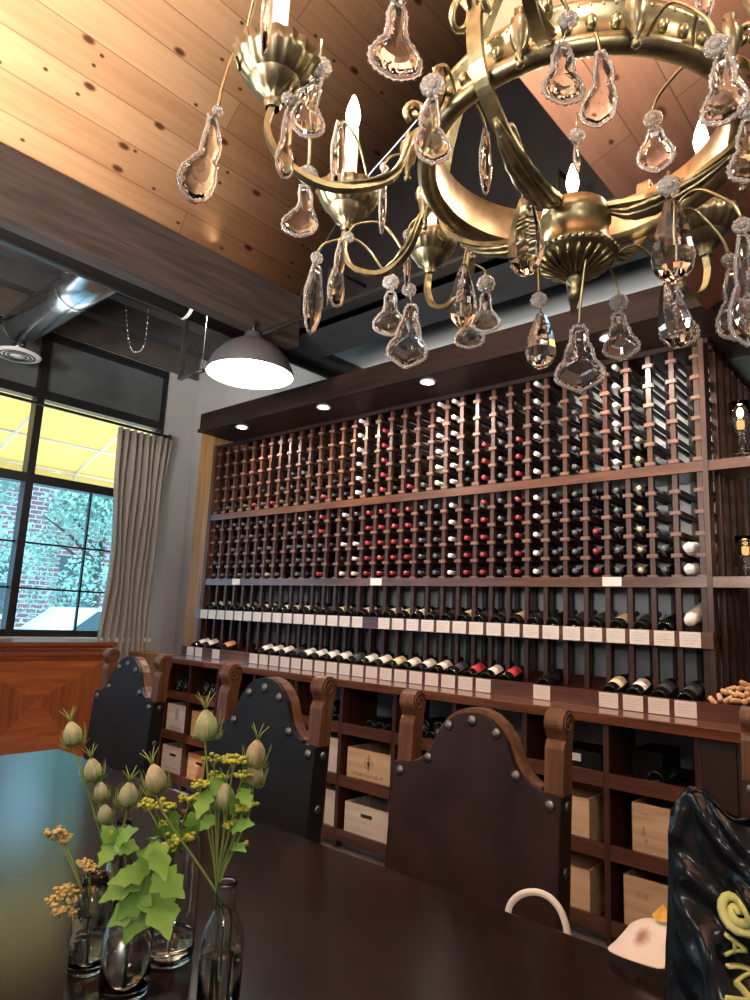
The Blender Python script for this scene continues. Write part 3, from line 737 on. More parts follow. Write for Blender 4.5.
def print_top(p,w,h):
    p.box(-w*.75,-w*.35,0,.001,h*.76,h*.765); p.box(-w*.7,-w*.45,0,.001,h*.82,h*.84)
def knot(p,w,h):
    for dx,dz,r_ in ((0,0,.010),(.01,-.03,.007),(.0,.02,.005)):
        p.add([(dx-.08+r_*math.cos(a*PI/4),0,h*.5+dz+r_*1.5*math.sin(a*PI/4)) for a in range(8)],[tuple(range(8))])
    print_top(p,w,h)
def print_box(p,w,h):
    z=h*.72;x=-w*.45
    p.box(x-.03,x+.03,0,.001,z+.012,z+.014); p.box(x-.03,x+.03,0,.001,z-.014,z-.012); p.box(x-.03,x-.028,0,.001,z-.012,z+.012); p.box(x+.028,x+.03,0,.001,z-.012,z+.012)
    for i in range(3): p.box(x-.022+i*.016,x-.012+i*.016,0,.001,z-.007,z+.007)
def cr(b,row,w0,w1,h,mt,label,**k):
    x0,x1=DV[b]+.018,DV[b+1]-.018; L_=x1-x0
    return crate(x0+L_*w0,x0+L_*w1,(.370,.0655)[row],h,mt,label,**k)
cr(0,0,.15,.97,.235,M['cratew'],'white wine crate with purple print behind the left chair',pr=print_block)
cr(0,1,.10,.97,.225,M['cratew'],'white crate with handle slot on the bottom row behind the left chair',handle=True)
cr(1,0,.06,.95,.215,M['crateo'],'orange-toned wine crate right of the white printed crate',pr=print_emblem)
cr(1,1,.06,.95,.215,M['crateo'],'orange-toned crate with handle slot, bottom row beside the white one',handle=True)
cr(2,0,.05,.95,.21,M['crate'],'pale wooden crate mostly hidden behind the middle chair, upper row')
cr(2,1,.05,.95,.21,M['crate'],'pale wooden crate mostly hidden behind the middle chair, bottom row')
cr(4,0,.08,.97,.235,M['cratew'],'white crate just right of the middle chair, upper row',pr=print_block)
cr(4,1,.08,.97,.235,M['cratew'],'white crate just right of the middle chair, bottom row',pr=print_corner)
cr(5,0,.08,.97,.205,M['crate'],'beige wine crate with brown emblem and script left of the right chair',pr=print_emblem)
cr(5,1,.08,.97,.20,M['cratew'],'whitish crate with handle slot left of the right chair, bottom row',handle=True,pr=print_corner)
cr(8,0,.02,.80,.205,M['crate'],'open pine crate just right of the right chair, upper row')
cr(8,1,.02,.80,.205,M['crate'],'dovetailed pine crate just right of the right chair, bottom row')
cr(9,0,.24,.97,.235,M['crate'],'pine crate with dark knots beside the black plastic bag',pr=knot)
cr(9,1,.12,.97,.235,M['crate'],'pine crate with a small boxed print behind the white paper bag',pr=print_box)
# bottles in the top row of bins
names=['far left','second','third','fourth','fifth','sixth','seventh','eighth']
for b in range(8):
    n=3
    xs=[DV[b]+(DV[b+1]-DV[b])*f for f in ((.30,.55,.80) if b!=5 else (.47,.66,.85))]
    for i,x in enumerate(xs):
        place_disp(x,3.145,.6695+.0385,None,'dark bottle base in the %s top bin from the left, %s bottle of three'%(ORD[b],('left','middle','right')[i]),'bottles lying in the cabinet bins',0)
    if b in (0,1,3,4,6):
        for i in range(2):
            x=(xs[i]+xs[i+1])/2+.003
            dx=(xs[1]-xs[0])/2; dz=math.sqrt(max(0,(.0775)**2-dx**2))
            place_disp(x,3.145,.6695+.0385+dz,None,'dark bottle resting on others in the %s top bin from the left, %s of two'%(ORD[b],('left','right')[i]),'bottles lying in the cabinet bins',0)
for nm,(px,w_,h_,y_),lab in (('gift_box',(575,.26,.10,3.2),'low black box with a white tag in the bin right of the right chair'),('gift_box',(640,.14,.13,3.3),'small black box behind a round bottle base in the right bin')):
    x=on(px,760,1,y_).x; x=min(max(x,-1.55 if px<600 else -1.18),-1.0)
    t=thing(nm,lab,'box',(x,y_,.6695)); MB().box(-w_/2,w_/2,0,.25,0,h_,bev=.004).build('box_body',M['black'],t)
    if px<600: MB().box(-.03,.03,-.0015,-.0002,.05,.085).build('tag',M['card'],t)
place_disp(on(655,770,1,3.15).x,3.15,.6695+.0385,None,'round glossy bottle base lying alone in front of the small black box','bottles lying in the cabinet bins',0)
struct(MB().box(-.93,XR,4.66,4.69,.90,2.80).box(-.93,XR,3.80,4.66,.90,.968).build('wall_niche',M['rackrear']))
# ---------------------------------------------------------------- niche: goblets and corks
GOB=[]
def goblet(loc,lab,h=.24):
    t=thing('glass_goblet',lab,'goblet',loc)
    MB().lathe([(.001,0),(.045,.001),(.045,.005),(.008,.012),(.007,.03),(.016,.045),(.017,.06),(.009,.075),(.022,.10),(.040,.15),(.047,h),(.0445,h),(.037,.15),(.018,.105),(.001,.10)],24,cap=False).build('goblet_glass',M['vase'],t)
    MB().lathe([(.001,.107),(.014,.108),(.016,.125),(.016,.15),(.001,.151)],18,cap=False).build('amber_candle',M['amber'],t); GOB.append((loc[0],loc[1],loc[2]+.18))
p=on(741,452,2,2.172); goblet((p.x,p.y+.02,2.172),'tall clear goblet with amber glow on the upper niche shelf')
p=on(747,580,2,1.611); goblet((on(746,560,1,3.56).x,3.56,1.611),'clear goblet with amber glow on the middle niche shelf',.20)
rk=random.Random(5); ck=None
pos=[]
for px,py in ((725,692),(733,694),(741,695),(748,696),(720,698),(728,700),(736,701),(745,702),(752,702),(758,697),(731,689),(741,688),(750,689),(756,690),(745,684),(713,701)):
    pos.append((px,py))
for i,(px,py) in enumerate(pos):
    row=0 if py>=697 else (1 if py>=691 else 2)
    q=on(px,py+ (0),1,3.34+.035*row)
    if ck is None: ck=o=MB().lathe([(.0001,-.022),(.0105,-.022),(.0115,-.018),(.0115,.018),(.0105,.022),(.0001,.022)],12,cap=False).build('wine_cork',M['cork'])
    else: o=ck.copy(); col.objects.link(o)
    o.location=(q.x,q.y,max(q.z,.983)); o.rotation_euler=(PI/2+rk.uniform(-.7,.7),0,rk.uniform(-1.5,1.5))
    tag(o,'brown wine cork in the loose heap at the right end of the counter','cork','corks heaped on the counter')
# ================================================================ TABLE AND CHAIRS
tb=thing('dining_table','long dark polished wooden dining table with bud vases on it','table',(-1.2,.75,0))
x0,x1,y0,y1=-2.87+1.2,1.0+1.2,.12-.75,1.35-.75
pl=MB(); pl.box(x0,x1,y0,y1,.715,.76,bev=.006); o=pl.build('tabletop',M['table'],tb)
MB().box(x0+.12,x1-.12,y0+.12,y0+.15,.62,.714).build('apron',M['table'],tb); MB().box(x0+.12,x1-.12,y1-.15,y1-.12,.62,.714).build('apron',M['table'],tb)
for x in (x0+.16,x1-.16):
    for y in (y0+.16,y1-.16): MB().lathe([(.05,0),(.055,.03),(.035,.06),(.05,.2),(.04,.45),(.055,.58),(.055,.714)],16,T((x,y,0))).build('leg',M['table'],tb)
BELL=[(.225,.905),(.205,.912),(.18,.93),(.16,.955),(.145,.985),(.128,1.02),(.10,1.053),(.065,1.077),(.03,1.088),(0,1.091)]
def bell(inset=0,base=.5,wide=None):
    r=[]
    pts=BELL+[(-x,z) for x,z in BELL[-2::-1]]
    cz=.9
    out=[]
    for x,z in pts:
        d=Vector((x,z-.88)); L_=d.length; d=d*(1-inset/L_) if L_>0 else d; out.append((d.x,d.y+.88))
    if wide: out=[(wide,base),(wide,.893),(.226,.897)]+out+[(-.226,.897),(-wide,.893),(-wide,base)]
    else: out=[(.225,base)]+out+[(-.225,base)]
    return out
RK=.07
def rake(b):
    b.v=[(x,y+max(0,z-.45)*RK,z) for x,y,z in b.v]; return b
def make_chair(label,mat,inset,x,y,rz,z=0):
    t=thing('dining_chair',label,'chair',(x,y,0),rz,'studded leather chairs along the far table side')
    b=MB(); b.prism(bell(0,.50),-.020,.020); rake(b).build('backrest_board',M['chairwood'],t)
    b=MB(); b.prism(bell(inset,.50,.293),-.0395,-.0345 if False else -.021)
    for s in (-1,1): b.box(min(s*.290,s*.294),max(s*.290,s*.294),-.0395,.028,.50,.893)
    lt=rake(b).build('backrest_leather',mat,t)
    for s in (-1,1):
        b=MB(); n=18
        pr=[(-.025,0),(-.025,1.012),(-.020,1.028),(-.012,1.036)]+[(.040*math.cos(a),1.083+.040*math.sin(a)) for a in [math.radians(q) for q in range(-125,126,1) if q%15==0][::1]][:0]
        circ=[(.036*math.cos(math.radians(q)),1.082+.036*math.sin(math.radians(q))) for q in range(230,-21,-15)]
        pr=pr+circ+[(.028,1.02),(.025,0)]
        pr=[(p,q) for p,q in pr]
        mt=Matrix(((0,1,0,0),(1,0,0,0),(0,0,1,0),(0,0,0,1)))
        b.prism(pr,s*.2625-.0285,s*.2625+.0285,mt)
        po=rake(b).build('post',M['chairwood'],t)
        for f in (-1,1):
            sp=MB(); pts=[(s*.2625+f*.029,(.031-.0013*k)*math.cos(k*.55),1.082+(.031-.0013*k)*math.sin(k*.55)) for k in range(22)]
            sp.tube(pts,.0035,6); rake(sp).build('scroll_volute',M['chairwood'],po)
    sd=[(0,1.055),(.085,1.03),(-.085,1.03),(.155,.925),(-.155,.925),(.262,.868),(-.262,.868),(.28,.70),(-.28,.70),(.28,.56),(-.28,.56)]
    for u,v in sd[:7]:
        q=MB(); q.ball((u,-.040,v),.0165,10,6,(1,.55,1)); rake(q).build('stud',M['stud'],t)
    for s in (-1,1):
        for v in (.865,.70,.56):
            q=MB(); q.ball((s*.294,0,v),.013,10,6,(.5,1,1)); rake(q).build('stud',M['stud'],t)
    MB().box(-.225,.225,-.46,-.036,.44,.475,bev=.01).build('seat',mat,t)
    b=MB(); b.box(-.225,.225,-.45,-.43,.38,.439); b.box(-.225,-.205,-.43,-.036,.38,.439); b.box(.205,.225,-.43,-.036,.38,.439); b.build('seat_rail',M['chairwood'],t)
    for s in (-1,1): MB().box(s*.2-.025,s*.2+.025,-.43,-.38,0,.38,bev=.004).build('front_leg',M['chairwood'],t)
    for s in (-1,1): MB().box(s*.2-.012 if s<0 else .188,s*.2+.012 if s<0 else .212,-.38,-.034,.14,.18).build('stretcher',M['chairwood'],t)
    return t
make_chair('black leather studded chair farthest left, in front of the sideboard',M['leather'],.001,-3.33,1.87,0)
make_chair('black leather studded chair in the middle, behind the flowers',M['leather'],.001,-1.975,1.66,0).scale=(1,1,1.022)
make_chair('brown-black leather studded chair on the right with white handle before it',M['leatherb'],.013,-1.165,1.80,0)
make_chair('studded chair at the right photo edge near the counter, only its post showing',M['leatherb'],.013,-.305,2.50,0)
# paper carrier bag on the right chair, only the handle clears the table edge
bg=thing('carrier_bag','paper bag on the right chair seat whose white handle arcs above the table edge','bag',(-.80,1.475,.4755))
b=MB(); b.prism([(-.11,0),(.11,0),(.105,.20),(-.105,.20)],-.045,.045); b.build('bag_body',M['paper'],bg)
hp=[on(x,y,1,1.475) for x,y in ((508,913),(512,902),(522,894),(536,892),(549,897),(559,908),(565,922),(568,937))]
pts=bez([(hp[0].x,1.475,.66)]+hp+[(hp[-1].x,1.475,.66)],54)
pts=[Vector(p)-Vector((-.80,1.475,.4755)) for p in pts]
MB().tube(pts,.0075,8,flat=1.0).build('bag_handle',M['white'],bg)
# ---------------------------------------------------------------- pendant lamp at the end of the beam
R_=.262; pc_=at(250,375,4.05)
pl=thing('pendant_lamp','grey metal dome pendant lamp glowing white under the beam','lamp',(pc_.x,pc_.y,pc_.z))
h=.235
pr=[(R_,0),(R_*.985,.03),(R_*.86,.10),(R_*.62,.17),(R_*.34,.215),(.055,h),(.05,h+.03),(.001,h+.032)]
inn=[(R_-.004,0),(R_*.97,.03),(R_*.845,.097),(R_*.605,.165),(R_*.33,.208),(.001,.225)]
MB().lathe(pr,40,cap=False).build('dome_shade',M['pendant'],pl)
MB().lathe(inn,40,cap=False).build('shade_lining',M['white'],pl)
MB().lathe([(.001,.03),(.05,.035),(.075,.07),(.07,.11),(.03,.16),(.02,.20)],20,cap=False).build('bulb',M['lampbulb'],pl)
MB().tube([(0,0,h+.03),(0,0,3.10-pc_.z)],.012,8).build('stem',M['blackmetal'],pl)
# ================================================================ CHANDELIER
CX,CY,CZ=-.409,.891,2.05
chd=thing('chandelier','large aged brass chandelier hung with crystal drops and lit candle bulbs','chandelier')
def pol(r,a,z): return Vector((CX+r*math.cos(a),CY+r*math.sin(a),z))
O=T((CX,CY,CZ))
# ring band: warm inside, pale outside
b=MB(); n=72
b.mat(0).lathe([(.214,.002),(.211,.035),(.214,.066)],n,O,cap=False)
b.mat(1).lathe([(.214,.066),(.222,.072),(.231,.068),(.232,.058),(.226,.052),(.226,.022),(.234,.016),(.243,.006),(.243,-.004),(.232,-.012),(.219,-.006),(.214,.002)],n,O,cap=False)
rb=b.build('ring_band',[M['brassw'],M['brass']],chd)
b=MB()
for i in range(96):
    a=2*PI*i/96; b.ball(pol(.229,a,CZ+.060),.0042,6,4); 
for i in range(48):
    a=2*PI*i/48; b.ball(pol(.2275,a,CZ+.037),.008,6,4,(.5,1,1.4) if False else (1,1,1.3))
b.build('beaded_moulding',M['brass'],rb)
for i in range(12):
    a=2*PI*(i+.35)/12; q=MB(); tt=T(pol(.258,a,CZ+.0))
    q.lathe([(.001,-.022),(.006,-.016),(.004,-.010),(.010,.004),(.0135,.022),(.011,.036),(.005,.042),(.008,.05),(.001,.056)],12,tt,cap=False,ruff=lambda k,a_:.12*math.cos(6*a_))
    q.tube([pol(.23,a,CZ+.02),pol(.25,a,CZ+.02)],.004,6)
    q.ball(pol(.258,a,CZ-.026),.006,8,5)
    q.build('bud_finial',M['brassd'],chd)
# bottom boss
b=MB()
b.lathe([(.001,1.8725),(.012,1.8735),(.03,1.879),(.050,1.889),(.0605,1.898)],64,T((CX,CY,0)),cap=False,ruff=lambda k,a:(.045*math.cos(16*a) if k in(2,3) else 0))
b.lathe([(.0605,1.898),(.0635,1.902),(.061,1.908),(.050,1.912),(.050,1.95),(.054,1.955),(.048,1.978),(.001,1.982)],40,T((CX,CY,0)),cap=False)
for i in range(40): a=2*PI*i/40; b.ball(pol(.0625,a,1.902),.0036,6,4)
for i in range(22):
    a=2*PI*i/22; b.tube([pol(.013,a,1.8725),pol(.03,a+.05,1.8775),pol(.046,a+.1,1.8855),pol(.056,a+.12,1.8935)],[.0012,.0028,.004,.0025],6)
bs=b.build('bottom_boss',M['brass'],chd)
MB().lathe([(.001,1.832),(.006,1.836),(.009,1.845),(.006,1.854),(.012,1.86),(.013,1.866),(.008,1.874)],16,T((CX,CY,0)),cap=False).build('drop_finial',M['brass'],bs)
# S straps joining the crown, the ring and the boss
th0=math.atan2(on(508,75,2,2.05).y-CY,on(508,75,2,2.05).x-CX)
SA=[math.radians(q) for q in (-93,12,87,177)]
def strap(b,pts,w,th=.0035):
    # flat bar following points
    N=len(pts); ws=w if isinstance(w,list) else [w]*N; base=len(b.v); vs=[];fs=[]
    for i,p in enumerate(pts):
        t=(pts[min(i+1,N-1)]-pts[max(i-1,0)]).normalized(); rad=Vector((p.x-CX,p.y-CY,0)); rad=rad.normalized() if rad.length>1e-5 else Vector((1,0,0))
        s=Vector((-rad.y,rad.x,0)); nn=t.cross(s).normalized()
        for k,(u,v) in enumerate(((-1,-1),(1,-1),(1,1),(-1,1))): vs.append(p+s*(u*ws[i])+nn*(v*th))
    for i in range(N-1):
        for k in range(4): j=(k+1)%4; fs.append((i*4+k,i*4+j,(i+1)*4+j,(i+1)*4+k))
    fs+= [(0,1,2,3),tuple((N-1)*4+k for k in (3,2,1,0))]
    b.add(vs,fs,False)
for i,a in enumerate(SA):
    b=MB()
    low_=[pol(.262,a,2.15),pol(.256,a,2.06),pol(.22,a,2.015),pol(.165,a,1.982),pol(.11,a,1.968),pol(.044,a,1.972)]
    pts=bez(([pol(.03,a,2.56),pol(.09,a,2.55),pol(.17,a,2.42),pol(.235,a,2.27)] if i in (0,1,3) else [pol(.275,a,2.125),pol(.292,a,2.14),pol(.285,a,2.165),pol(.27,a,2.17)])+low_,54)
    ws=[.008+.003*math.sin(k/len(pts)*PI) for k in range(len(pts))]; strap(b,pts,ws)
    # side curls
    for sgn in (-1,1):
        c_=[pol(.262,a+sgn*.02,2.13)]
        for k in range(12):
            r_=.022*(1-k/15); q=k*.5; c_.append(pol(.268+r_*math.sin(q),a+sgn*(.03+.10*(1-math.cos(q))*r_/.022*.5),2.13+r_*math.cos(q)*1.2))
        b.tube(c_,.0045,6)
    s_=b.build('scroll_strap',M['brass'],chd)
    # acanthus leaf on the lower half
    lf=MB(); lp=bez([pol(.215,a,2.005),pol(.17,a,1.974),pol(.12,a,1.956),pol(.08,a,1.952),pol(.05,a,1.965)],20)
    for sgn in (-1,0,1):
        pts=[p+Vector((-math.sin(a),math.cos(a),0))*(sgn*.012*math.sin(PI*k/(len(lp)-1)))+Vector((0,0,-.004*(1-abs(sgn)))) for k,p in enumerate(lp)]
        lf.tube(pts,[.0035+.006*math.sin(PI*(k+.3)/len(lp)) *(1+.25*math.sin(k*2.4)) for k in range(len(lp))],6,flat=.5)
    lf.build('acanthus_leaf',M['brass'],s_)
b=MB(); b.lathe([(.001,2.50),(.03,2.51),(.045,2.535),(.04,2.56),(.025,2.58),(.015,2.62),(.006,2.66)],24,T((CX,CY,0)),cap=False); b.build('crown',M['brass'],chd)
ztop=2.77+.4*(CX+.785)
b=MB()
for k in range(5):
    z=2.655+.045*k; pts=[Vector((CX+(.011*math.cos(q) if k%2 else 0),CY+(0 if k%2 else .011*math.cos(q)),z+.026*math.sin(q))) for q in [2*PI*j/14 for j in range(15)]]; b.tube(pts,.003,6)
b.tube([(CX,CY,2.85),(CX,CY,ztop+.01)],.006,8); b.lathe([(.045,ztop-.01),(.04,ztop-.03),(.008,ztop-.04)],20,T((CX,CY,0)))
b.build('hanging_chain',M['brass'],chd)
# candle arms
def pz(px,py,z): return on(px,py,2,z)
ARMS=[]
for px,py,z in ((275,78,2.10),(348,207,2.11),(430,252,2.12),(573,262,2.14),(705,232,2.10)):
    p=pz(px,py,z); ARMS.append((math.atan2(p.y-CY,p.x-CX),math.hypot(p.x-CX,p.y-CY),z))
ARMS+= [(math.radians(32),.46,2.10),(math.radians(-12),.47,2.10),(math.radians(-72),.47,2.14)]
ANCH=[]
for i,(a,R_,zb) in enumerate(ARMS):
    b=MB()
    pts=bez([pol(.236,a,2.075),pol(.262,a,2.045),pol(.29,a,zb-.125),pol(R_*.80,a,zb-.155),pol(R_*.95,a,zb-.13),pol(R_+.005,a,zb-.085),pol(R_,a,zb-.045)],36)
    strap(b,pts,[.0065]*len(pts),.004)
    for sg in (1,):  # volute under the ring end
        c_=[pol(.255+.020*(1-k/16)*math.cos(k*.5-1),a,2.092+.020*(1-k/16)*math.sin(k*.5-1)) for k in range(15)]; b.tube(c_,.005,6)
    arm=b.build('candle_arm',M['brass'],chd)
    lf=MB()
    lp=[pts[k]+Vector((0,0,.006)) for k in range(4,20)]
    lf.tube(lp,[.004+.010*math.sin(PI*(k+.5)/16)*(1+.2*math.sin(k*2.2)) for k in range(16)],6,flat=.35); lf.build('acanthus_leaf',M['brassd'],arm)
    q=MB(); C_=T(pol(R_,a,zb)); rr=1.0 if i!=2 else .9
    q.lathe([(.010,-.05),(.013,-.042),(.012,-.036),(.024,-.028),(.034,-.014),(.037,-.008)],32,C_,cap=False,ruff=lambda k,a_:(.10*math.cos(12*a_) if k in(2,3) else 0))
    q.lathe([(.037,-.008),(.046,.0),(.054,.016),(.062*rr,.030),(.058*rr,.028),(.05,.014),(.03,.004),(.001,.004)],72,C_,cap=False,ruff=lambda k,a_:(.035*math.cos(18*a_) if k in(1,2,3,4) else 0))
    q.lathe([(.016,.004),(.018,.02),(.013,.026)],16,C_,cap=False)
    q.build('bobeche',M['brassd'],chd)
    ck_=MB().lathe([(.0125,.02),(.0125,.165),(.001,.166)],16,C_,cap=False).build('candle_sleeve',M['candle'],chd)
    MB().lathe([(.006,.166),(.012,.178),(.0145,.194),(.011,.214),(.004,.235),(.001,.24)],14,C_,cap=False).build('flame_bulb',M['bulb'],ck_)
    ANCH+= [pol(R_+.05*math.cos(t),a,zb+.0) for t in (0,PI)]+[pol(R_*.8,a,zb-.15),pol(.30,a,zb-.12)]
for k in range(24): ANCH.append(pol(.24,2*PI*k/24,2.05))
for k in range(10): ANCH.append(pol(.056,2*PI*k/10,1.90))
for a in SA: ANCH+= [pol(.20,a,1.985),pol(.13,a,1.93),pol(.262,a,2.14)]
# crystals
def halfw(kind,t):
    K={'leaf':[(0,.10),(.12,.16),(.25,.24),(.36,.26),(.45,.22),(.56,.34),(.7,.46),(.82,.48),(.92,.36),(1,.06)],
       'bell':[(0,.08),(.10,.17),(.2,.15),(.3,.22),(.42,.28),(.52,.30),(.62,.42),(.74,.50),(.84,.47),(.93,.28),(1,.05)],
       'fan':[(0,.09),(.15,.17),(.3,.16),(.45,.2),(.58,.36),(.7,.48),(.82,.5),(.92,.38),(1,.08)],
       'pear':[(0,.14),(.12,.2),(.25,.24),(.4,.38),(.55,.48),(.7,.5),(.85,.40),(.95,.2),(1,.05)],
       'slip':[(0,.2),(.2,.34),(.45,.5),(.7,.46),(.9,.28),(1,.06)]}[kind]
    for (a,u),(b_,v) in zip(K,K[1:]):
        if a<=t<=b_: 
            s=(t-a)/(b_-a); s=s*s*(3-2*s); return u+(v-u)*s
    return K[-1][1]
def plate(b,H,W,kind,skew=0,bead=.0026):
    n=13; L=[];Rr=[]
    for i in range(n+1):
        t=i/n; w_=halfw(kind,t)*W; off=skew*W*math.sin(t*PI*1.6)
        L.append((-w_+off,-t*H)); Rr.append((w_+off,-t*H))
    out=L+Rr[::-1]
    th=max(.003,W*.07); cx=sum(p[0] for p in out)/len(out); cz=sum(p[1] for p in out)/len(out)
    N=len(out); rings=[]
    for (sc_,y) in ((.0,-th*1.7),(.55,-th*1.5),(.82,-th),(1,0),(.82,th),(.55,th*1.5),(0,th*1.7)):
        rings.append([(cx+(p[0]-cx)*sc_,y,cz+(p[1]-cz)*sc_) for p in out] if sc_ else [(cx,y,cz)])
    vs=[];idx=[]
    for r_ in rings: idx.append(range(len(vs),len(vs)+len(r_))); vs+=r_
    fs=[]
    for r_ in range(len(rings)-1):
        A_,B_=idx[r_],idx[r_+1]
        for k in range(N):
            j=(k+1)%N
            if len(A_)==1: fs.append((A_[0],B_[k],B_[j]))
            elif len(B_)==1: fs.append((A_[k],A_[j],B_[0]))
            else: fs.append((A_[k],A_[j],B_[j],B_[k]))
    b.mat(0).add(vs,fs,False)
    b.mat(1)
    per=[]; 
    for k in range(N):
        p,q=out[k],out[(k+1)%N]; d=math.hypot(p[0]-q[0],p[1]-q[1]); m_=max(1,int(d/(bead*1.25)))
        for s in range(m_): per.append((p[0]+(q[0]-p[0])*s/m_,p[1]+(q[1]-p[1])*s/m_))
    for p in per: pass
    q=[Vector((p[0],0,p[1])) for p in per]+[Vector((per[0][0],0,per[0][1]))]
    b.tube(q,[bead*(1+.25*math.cos(PI*k)) for k in range(len(q))],6,flat=1.3,cap=False)
def facet_drop(b,H,W):
    b.mat(0)
    pr=[(.001,0),(.16,-.06),(.30,-.25),(.44,-.48),(.5,-.68),(.42,-.85),(.22,-.96),(.001,-1)]
    b.lathe([(r*W,z*H) for r,z in pr],9,cap=False,sm=False)
def crystal(pxt,pyt,pxb,pyb,wpx,d,kind,yaw=0,ros=None,skew=0):
    P=at(pxt,pyt,d); H=math.hypot(pxb-pxt,pyb-pyt)*d/(F*.90); W=wpx*d/F
    o_=MB()
    if kind=='drop': facet_drop(o_,H,W)
    else: plate(o_,H,W,kind,skew,min(.0026,max(.0014,W*.05)))
    base=math.atan2(P.y,P.x)-PI/2
    lean=-math.atan2((pxb-pxt)-(pyb-pyt)*((pxt-526)/(pyt+3400)),(pyb-pyt))
    tm=T(P,0,0,base+math.radians(yaw))@Matrix.Rotation(-lean,4,'Y') if abs(lean)>.05 else T(P,0,0,base+math.radians(yaw))
    o_.v=[tuple(tm@Vector(v)) for v in o_.v]
    ob=o_.build('crystal_drop',[M['crystal'],M['crystalr']],chd)
    top=P
    if ros:
        q=at(ros[0],ros[1],d); r_=ros[2]*d/F; rm=MB(); tm2=T(q,0,0,base+math.radians(yaw*.3))
        for k in range(10):
            a=2*PI*k/10; rm.ball(tm2@Vector((r_*.62*math.cos(a),0,r_*.62*math.sin(a))),r_*.36,7,4)
        rm.ball(tm2@Vector((0,-.002,0)),r_*.42,8,5); rm.ball(tm2@Vector((0,.001,0)),r_*.7,10,5,(1,.3,1))
        rm.build('rosette',M['crystalr'],ob); top=q+Vector((0,0,r_*.9))
        wm=MB(); wm.tube([q,P],.0011,5); 
    else: wm=MB()
    # brass hook from the nearest metal
    best=min(ANCH,key=lambda A_:(A_-top).length+(.3 if A_.z<top.z-.03 else 0))
    dd=(best-top).length
    if dd<.20 and dd>.004:
        mid=(best+top)/2; up=.25*dd+.006
        wm.tube(bez([best,best+(top-best)*.25+Vector((0,0,up*.9)),mid+Vector((0,0,up*1.2)),top+(best-top)*.12+Vector((0,0,up*.6)),top],20),.0022,6)
    else: wm.tube([top,top+Vector((0,0,.03))],.0018,6)
    wm.build('hook_wire',M['brass'],ob)
C=crystal
C(213,117,214,206,36,.86,'leaf',25,(218,111,6),.12)
C(272,-30,271,62,24,.80,'slip',70)
C(318,80,326,138,34,.97,'leaf',0,(320,68,13),-.10)
C(288,112,286,178,22,.93,'leaf',40,(289,99,8))
C(304,186,302,235,33,1.05,'fan',0,(308,175,11),.08)
C(340,125,338,190,26,1.16,'slip',60)
C(317,266,317,331,24,1.17,'slip',45,(317,258,7))
C(342,240,344,306,24,1.18,'leaf',50,(349,237,6))
C(384,175,384,232,22,1.20,'slip',75,(384,168,5))
C(391,292,389,333,32,1.35,'fan',0,(391,282,9))
C(408,240,408,284,20,1.22,'slip',75,(408,235,6))
C(412,305,414,364,39,1.24,'bell',0,(409,290,8))
C(464,264,466,327,28,1.15,'drop',0)
C(486,293,485,330,27,1.33,'fan',0,(486,284,10))
C(470,312,470,346,29,1.38,'fan',0)
C(526,193,524,274,37,1.0,'drop',0,(526,182,12))
C(541,312,541,366,31,1.0,'drop',15,(539,300,9))
C(579,326,579,387,46,.99,'bell',0)
C(618,313,616,357,33,1.07,'bell',0,(619,303,10))
C(671,197,671,281,42,.90,'drop',10,(669,186,12))
C(666,281,659,346,33,.97,'drop',0)
C(674,288,672,343,36,1.03,'fan',20)
C(733,268,738,336,34,.95,'leaf',0,(729,260,8))
C(743,235,745,340,34,.86,'leaf',20,(742,226,10))
C(433,99,430,163,35,.84,'leaf',0,(433,86,14),-.08)
C(398,5,398,80,52,.70,'fan',15,(398,-8,14))
C(563,44,561,104,42,.70,'leaf',20,(568,20,11))
C(600,52,602,126,34,.80,'leaf',0,None,.10)
C(655,129,657,171,33,.95,'pear',0,(653,119,10))
C(722,55,725,123,44,.70,'leaf',-15,(716,46,13))
C(486,131,488,193,22,.96,'slip',60)
C(576,146,574,170,14,1.10,'slip',70,(577,136,9))
C(748,120,750,180,40,.8,'leaf',0,(748,108,12))
C(705,20,700,-40,30,.75,'leaf',0)
rebase(chd,(CX,CY,1.83))
# ================================================================ ON THE TABLE
TZ=.7605
def vase(px,py,prof,label,water=None,name='glass_bottle_vase',sq=False):
    p=on(px,py,2,.76); t=thing(name,label,'vase',(p.x,p.y,TZ),random.random(),'clear glass bud vases on the table')
    out=prof; inn=[(max(r-.0028,.001),max(z,.006)) for r,z in prof][::-1]
    ru=(lambda k,a:.10*math.cos(4*a)*(1 if out[min(k,len(out)-1)][0]>.018 else 0)) if sq else None
    MB().lathe([(.0005,0)]+out+inn+[(.0005,.006)],32,cap=False).build('glass_body',M['vase'],t)
    if water:
        w_=[(r-.0034,z) for r,z in prof if .006<z<water]
        for (ra,za),(rb,zb) in zip(prof,prof[1:]):
            if za<=water<=zb: w_.append((ra+(rb-ra)*(water-za)/(zb-za)-.0034,water-.0004))
        MB().lathe([(.0005,.0075),(prof[1][0]-.0036,.0076)]+w_+[(w_[-1][0],water),(.0005,water)],28,cap=False).build('water',M['water'],t)
    return t,p
D=1.2
v1,p1=vase(86,970,[(.026,0),(.029,.004),(.030,.045),(.027,.058),(.030,.075),(.030,.10),(.022,.118),(.019,.124),(.021,.128),(.021,.145)],'small round clear jar on the left of the vase group',.055,'glass_jar')
v2,p2=vase(123,993,[(.034,0),(.037,.004),(.0385,.05),(.038,.085),(.030,.108),(.020,.122),(.018,.13),(.0195,.134),(.0195,.150)],'short clear bottle in front holding the large green leaves',.085)
v3,p3=vase(168,958,[(.038,0),(.041,.005),(.0425,.02),(.0425,.175),(.037,.193),(.022,.205),(.019,.215),(.020,.235)],'tall straight clear bottle behind the green leaves',.04)
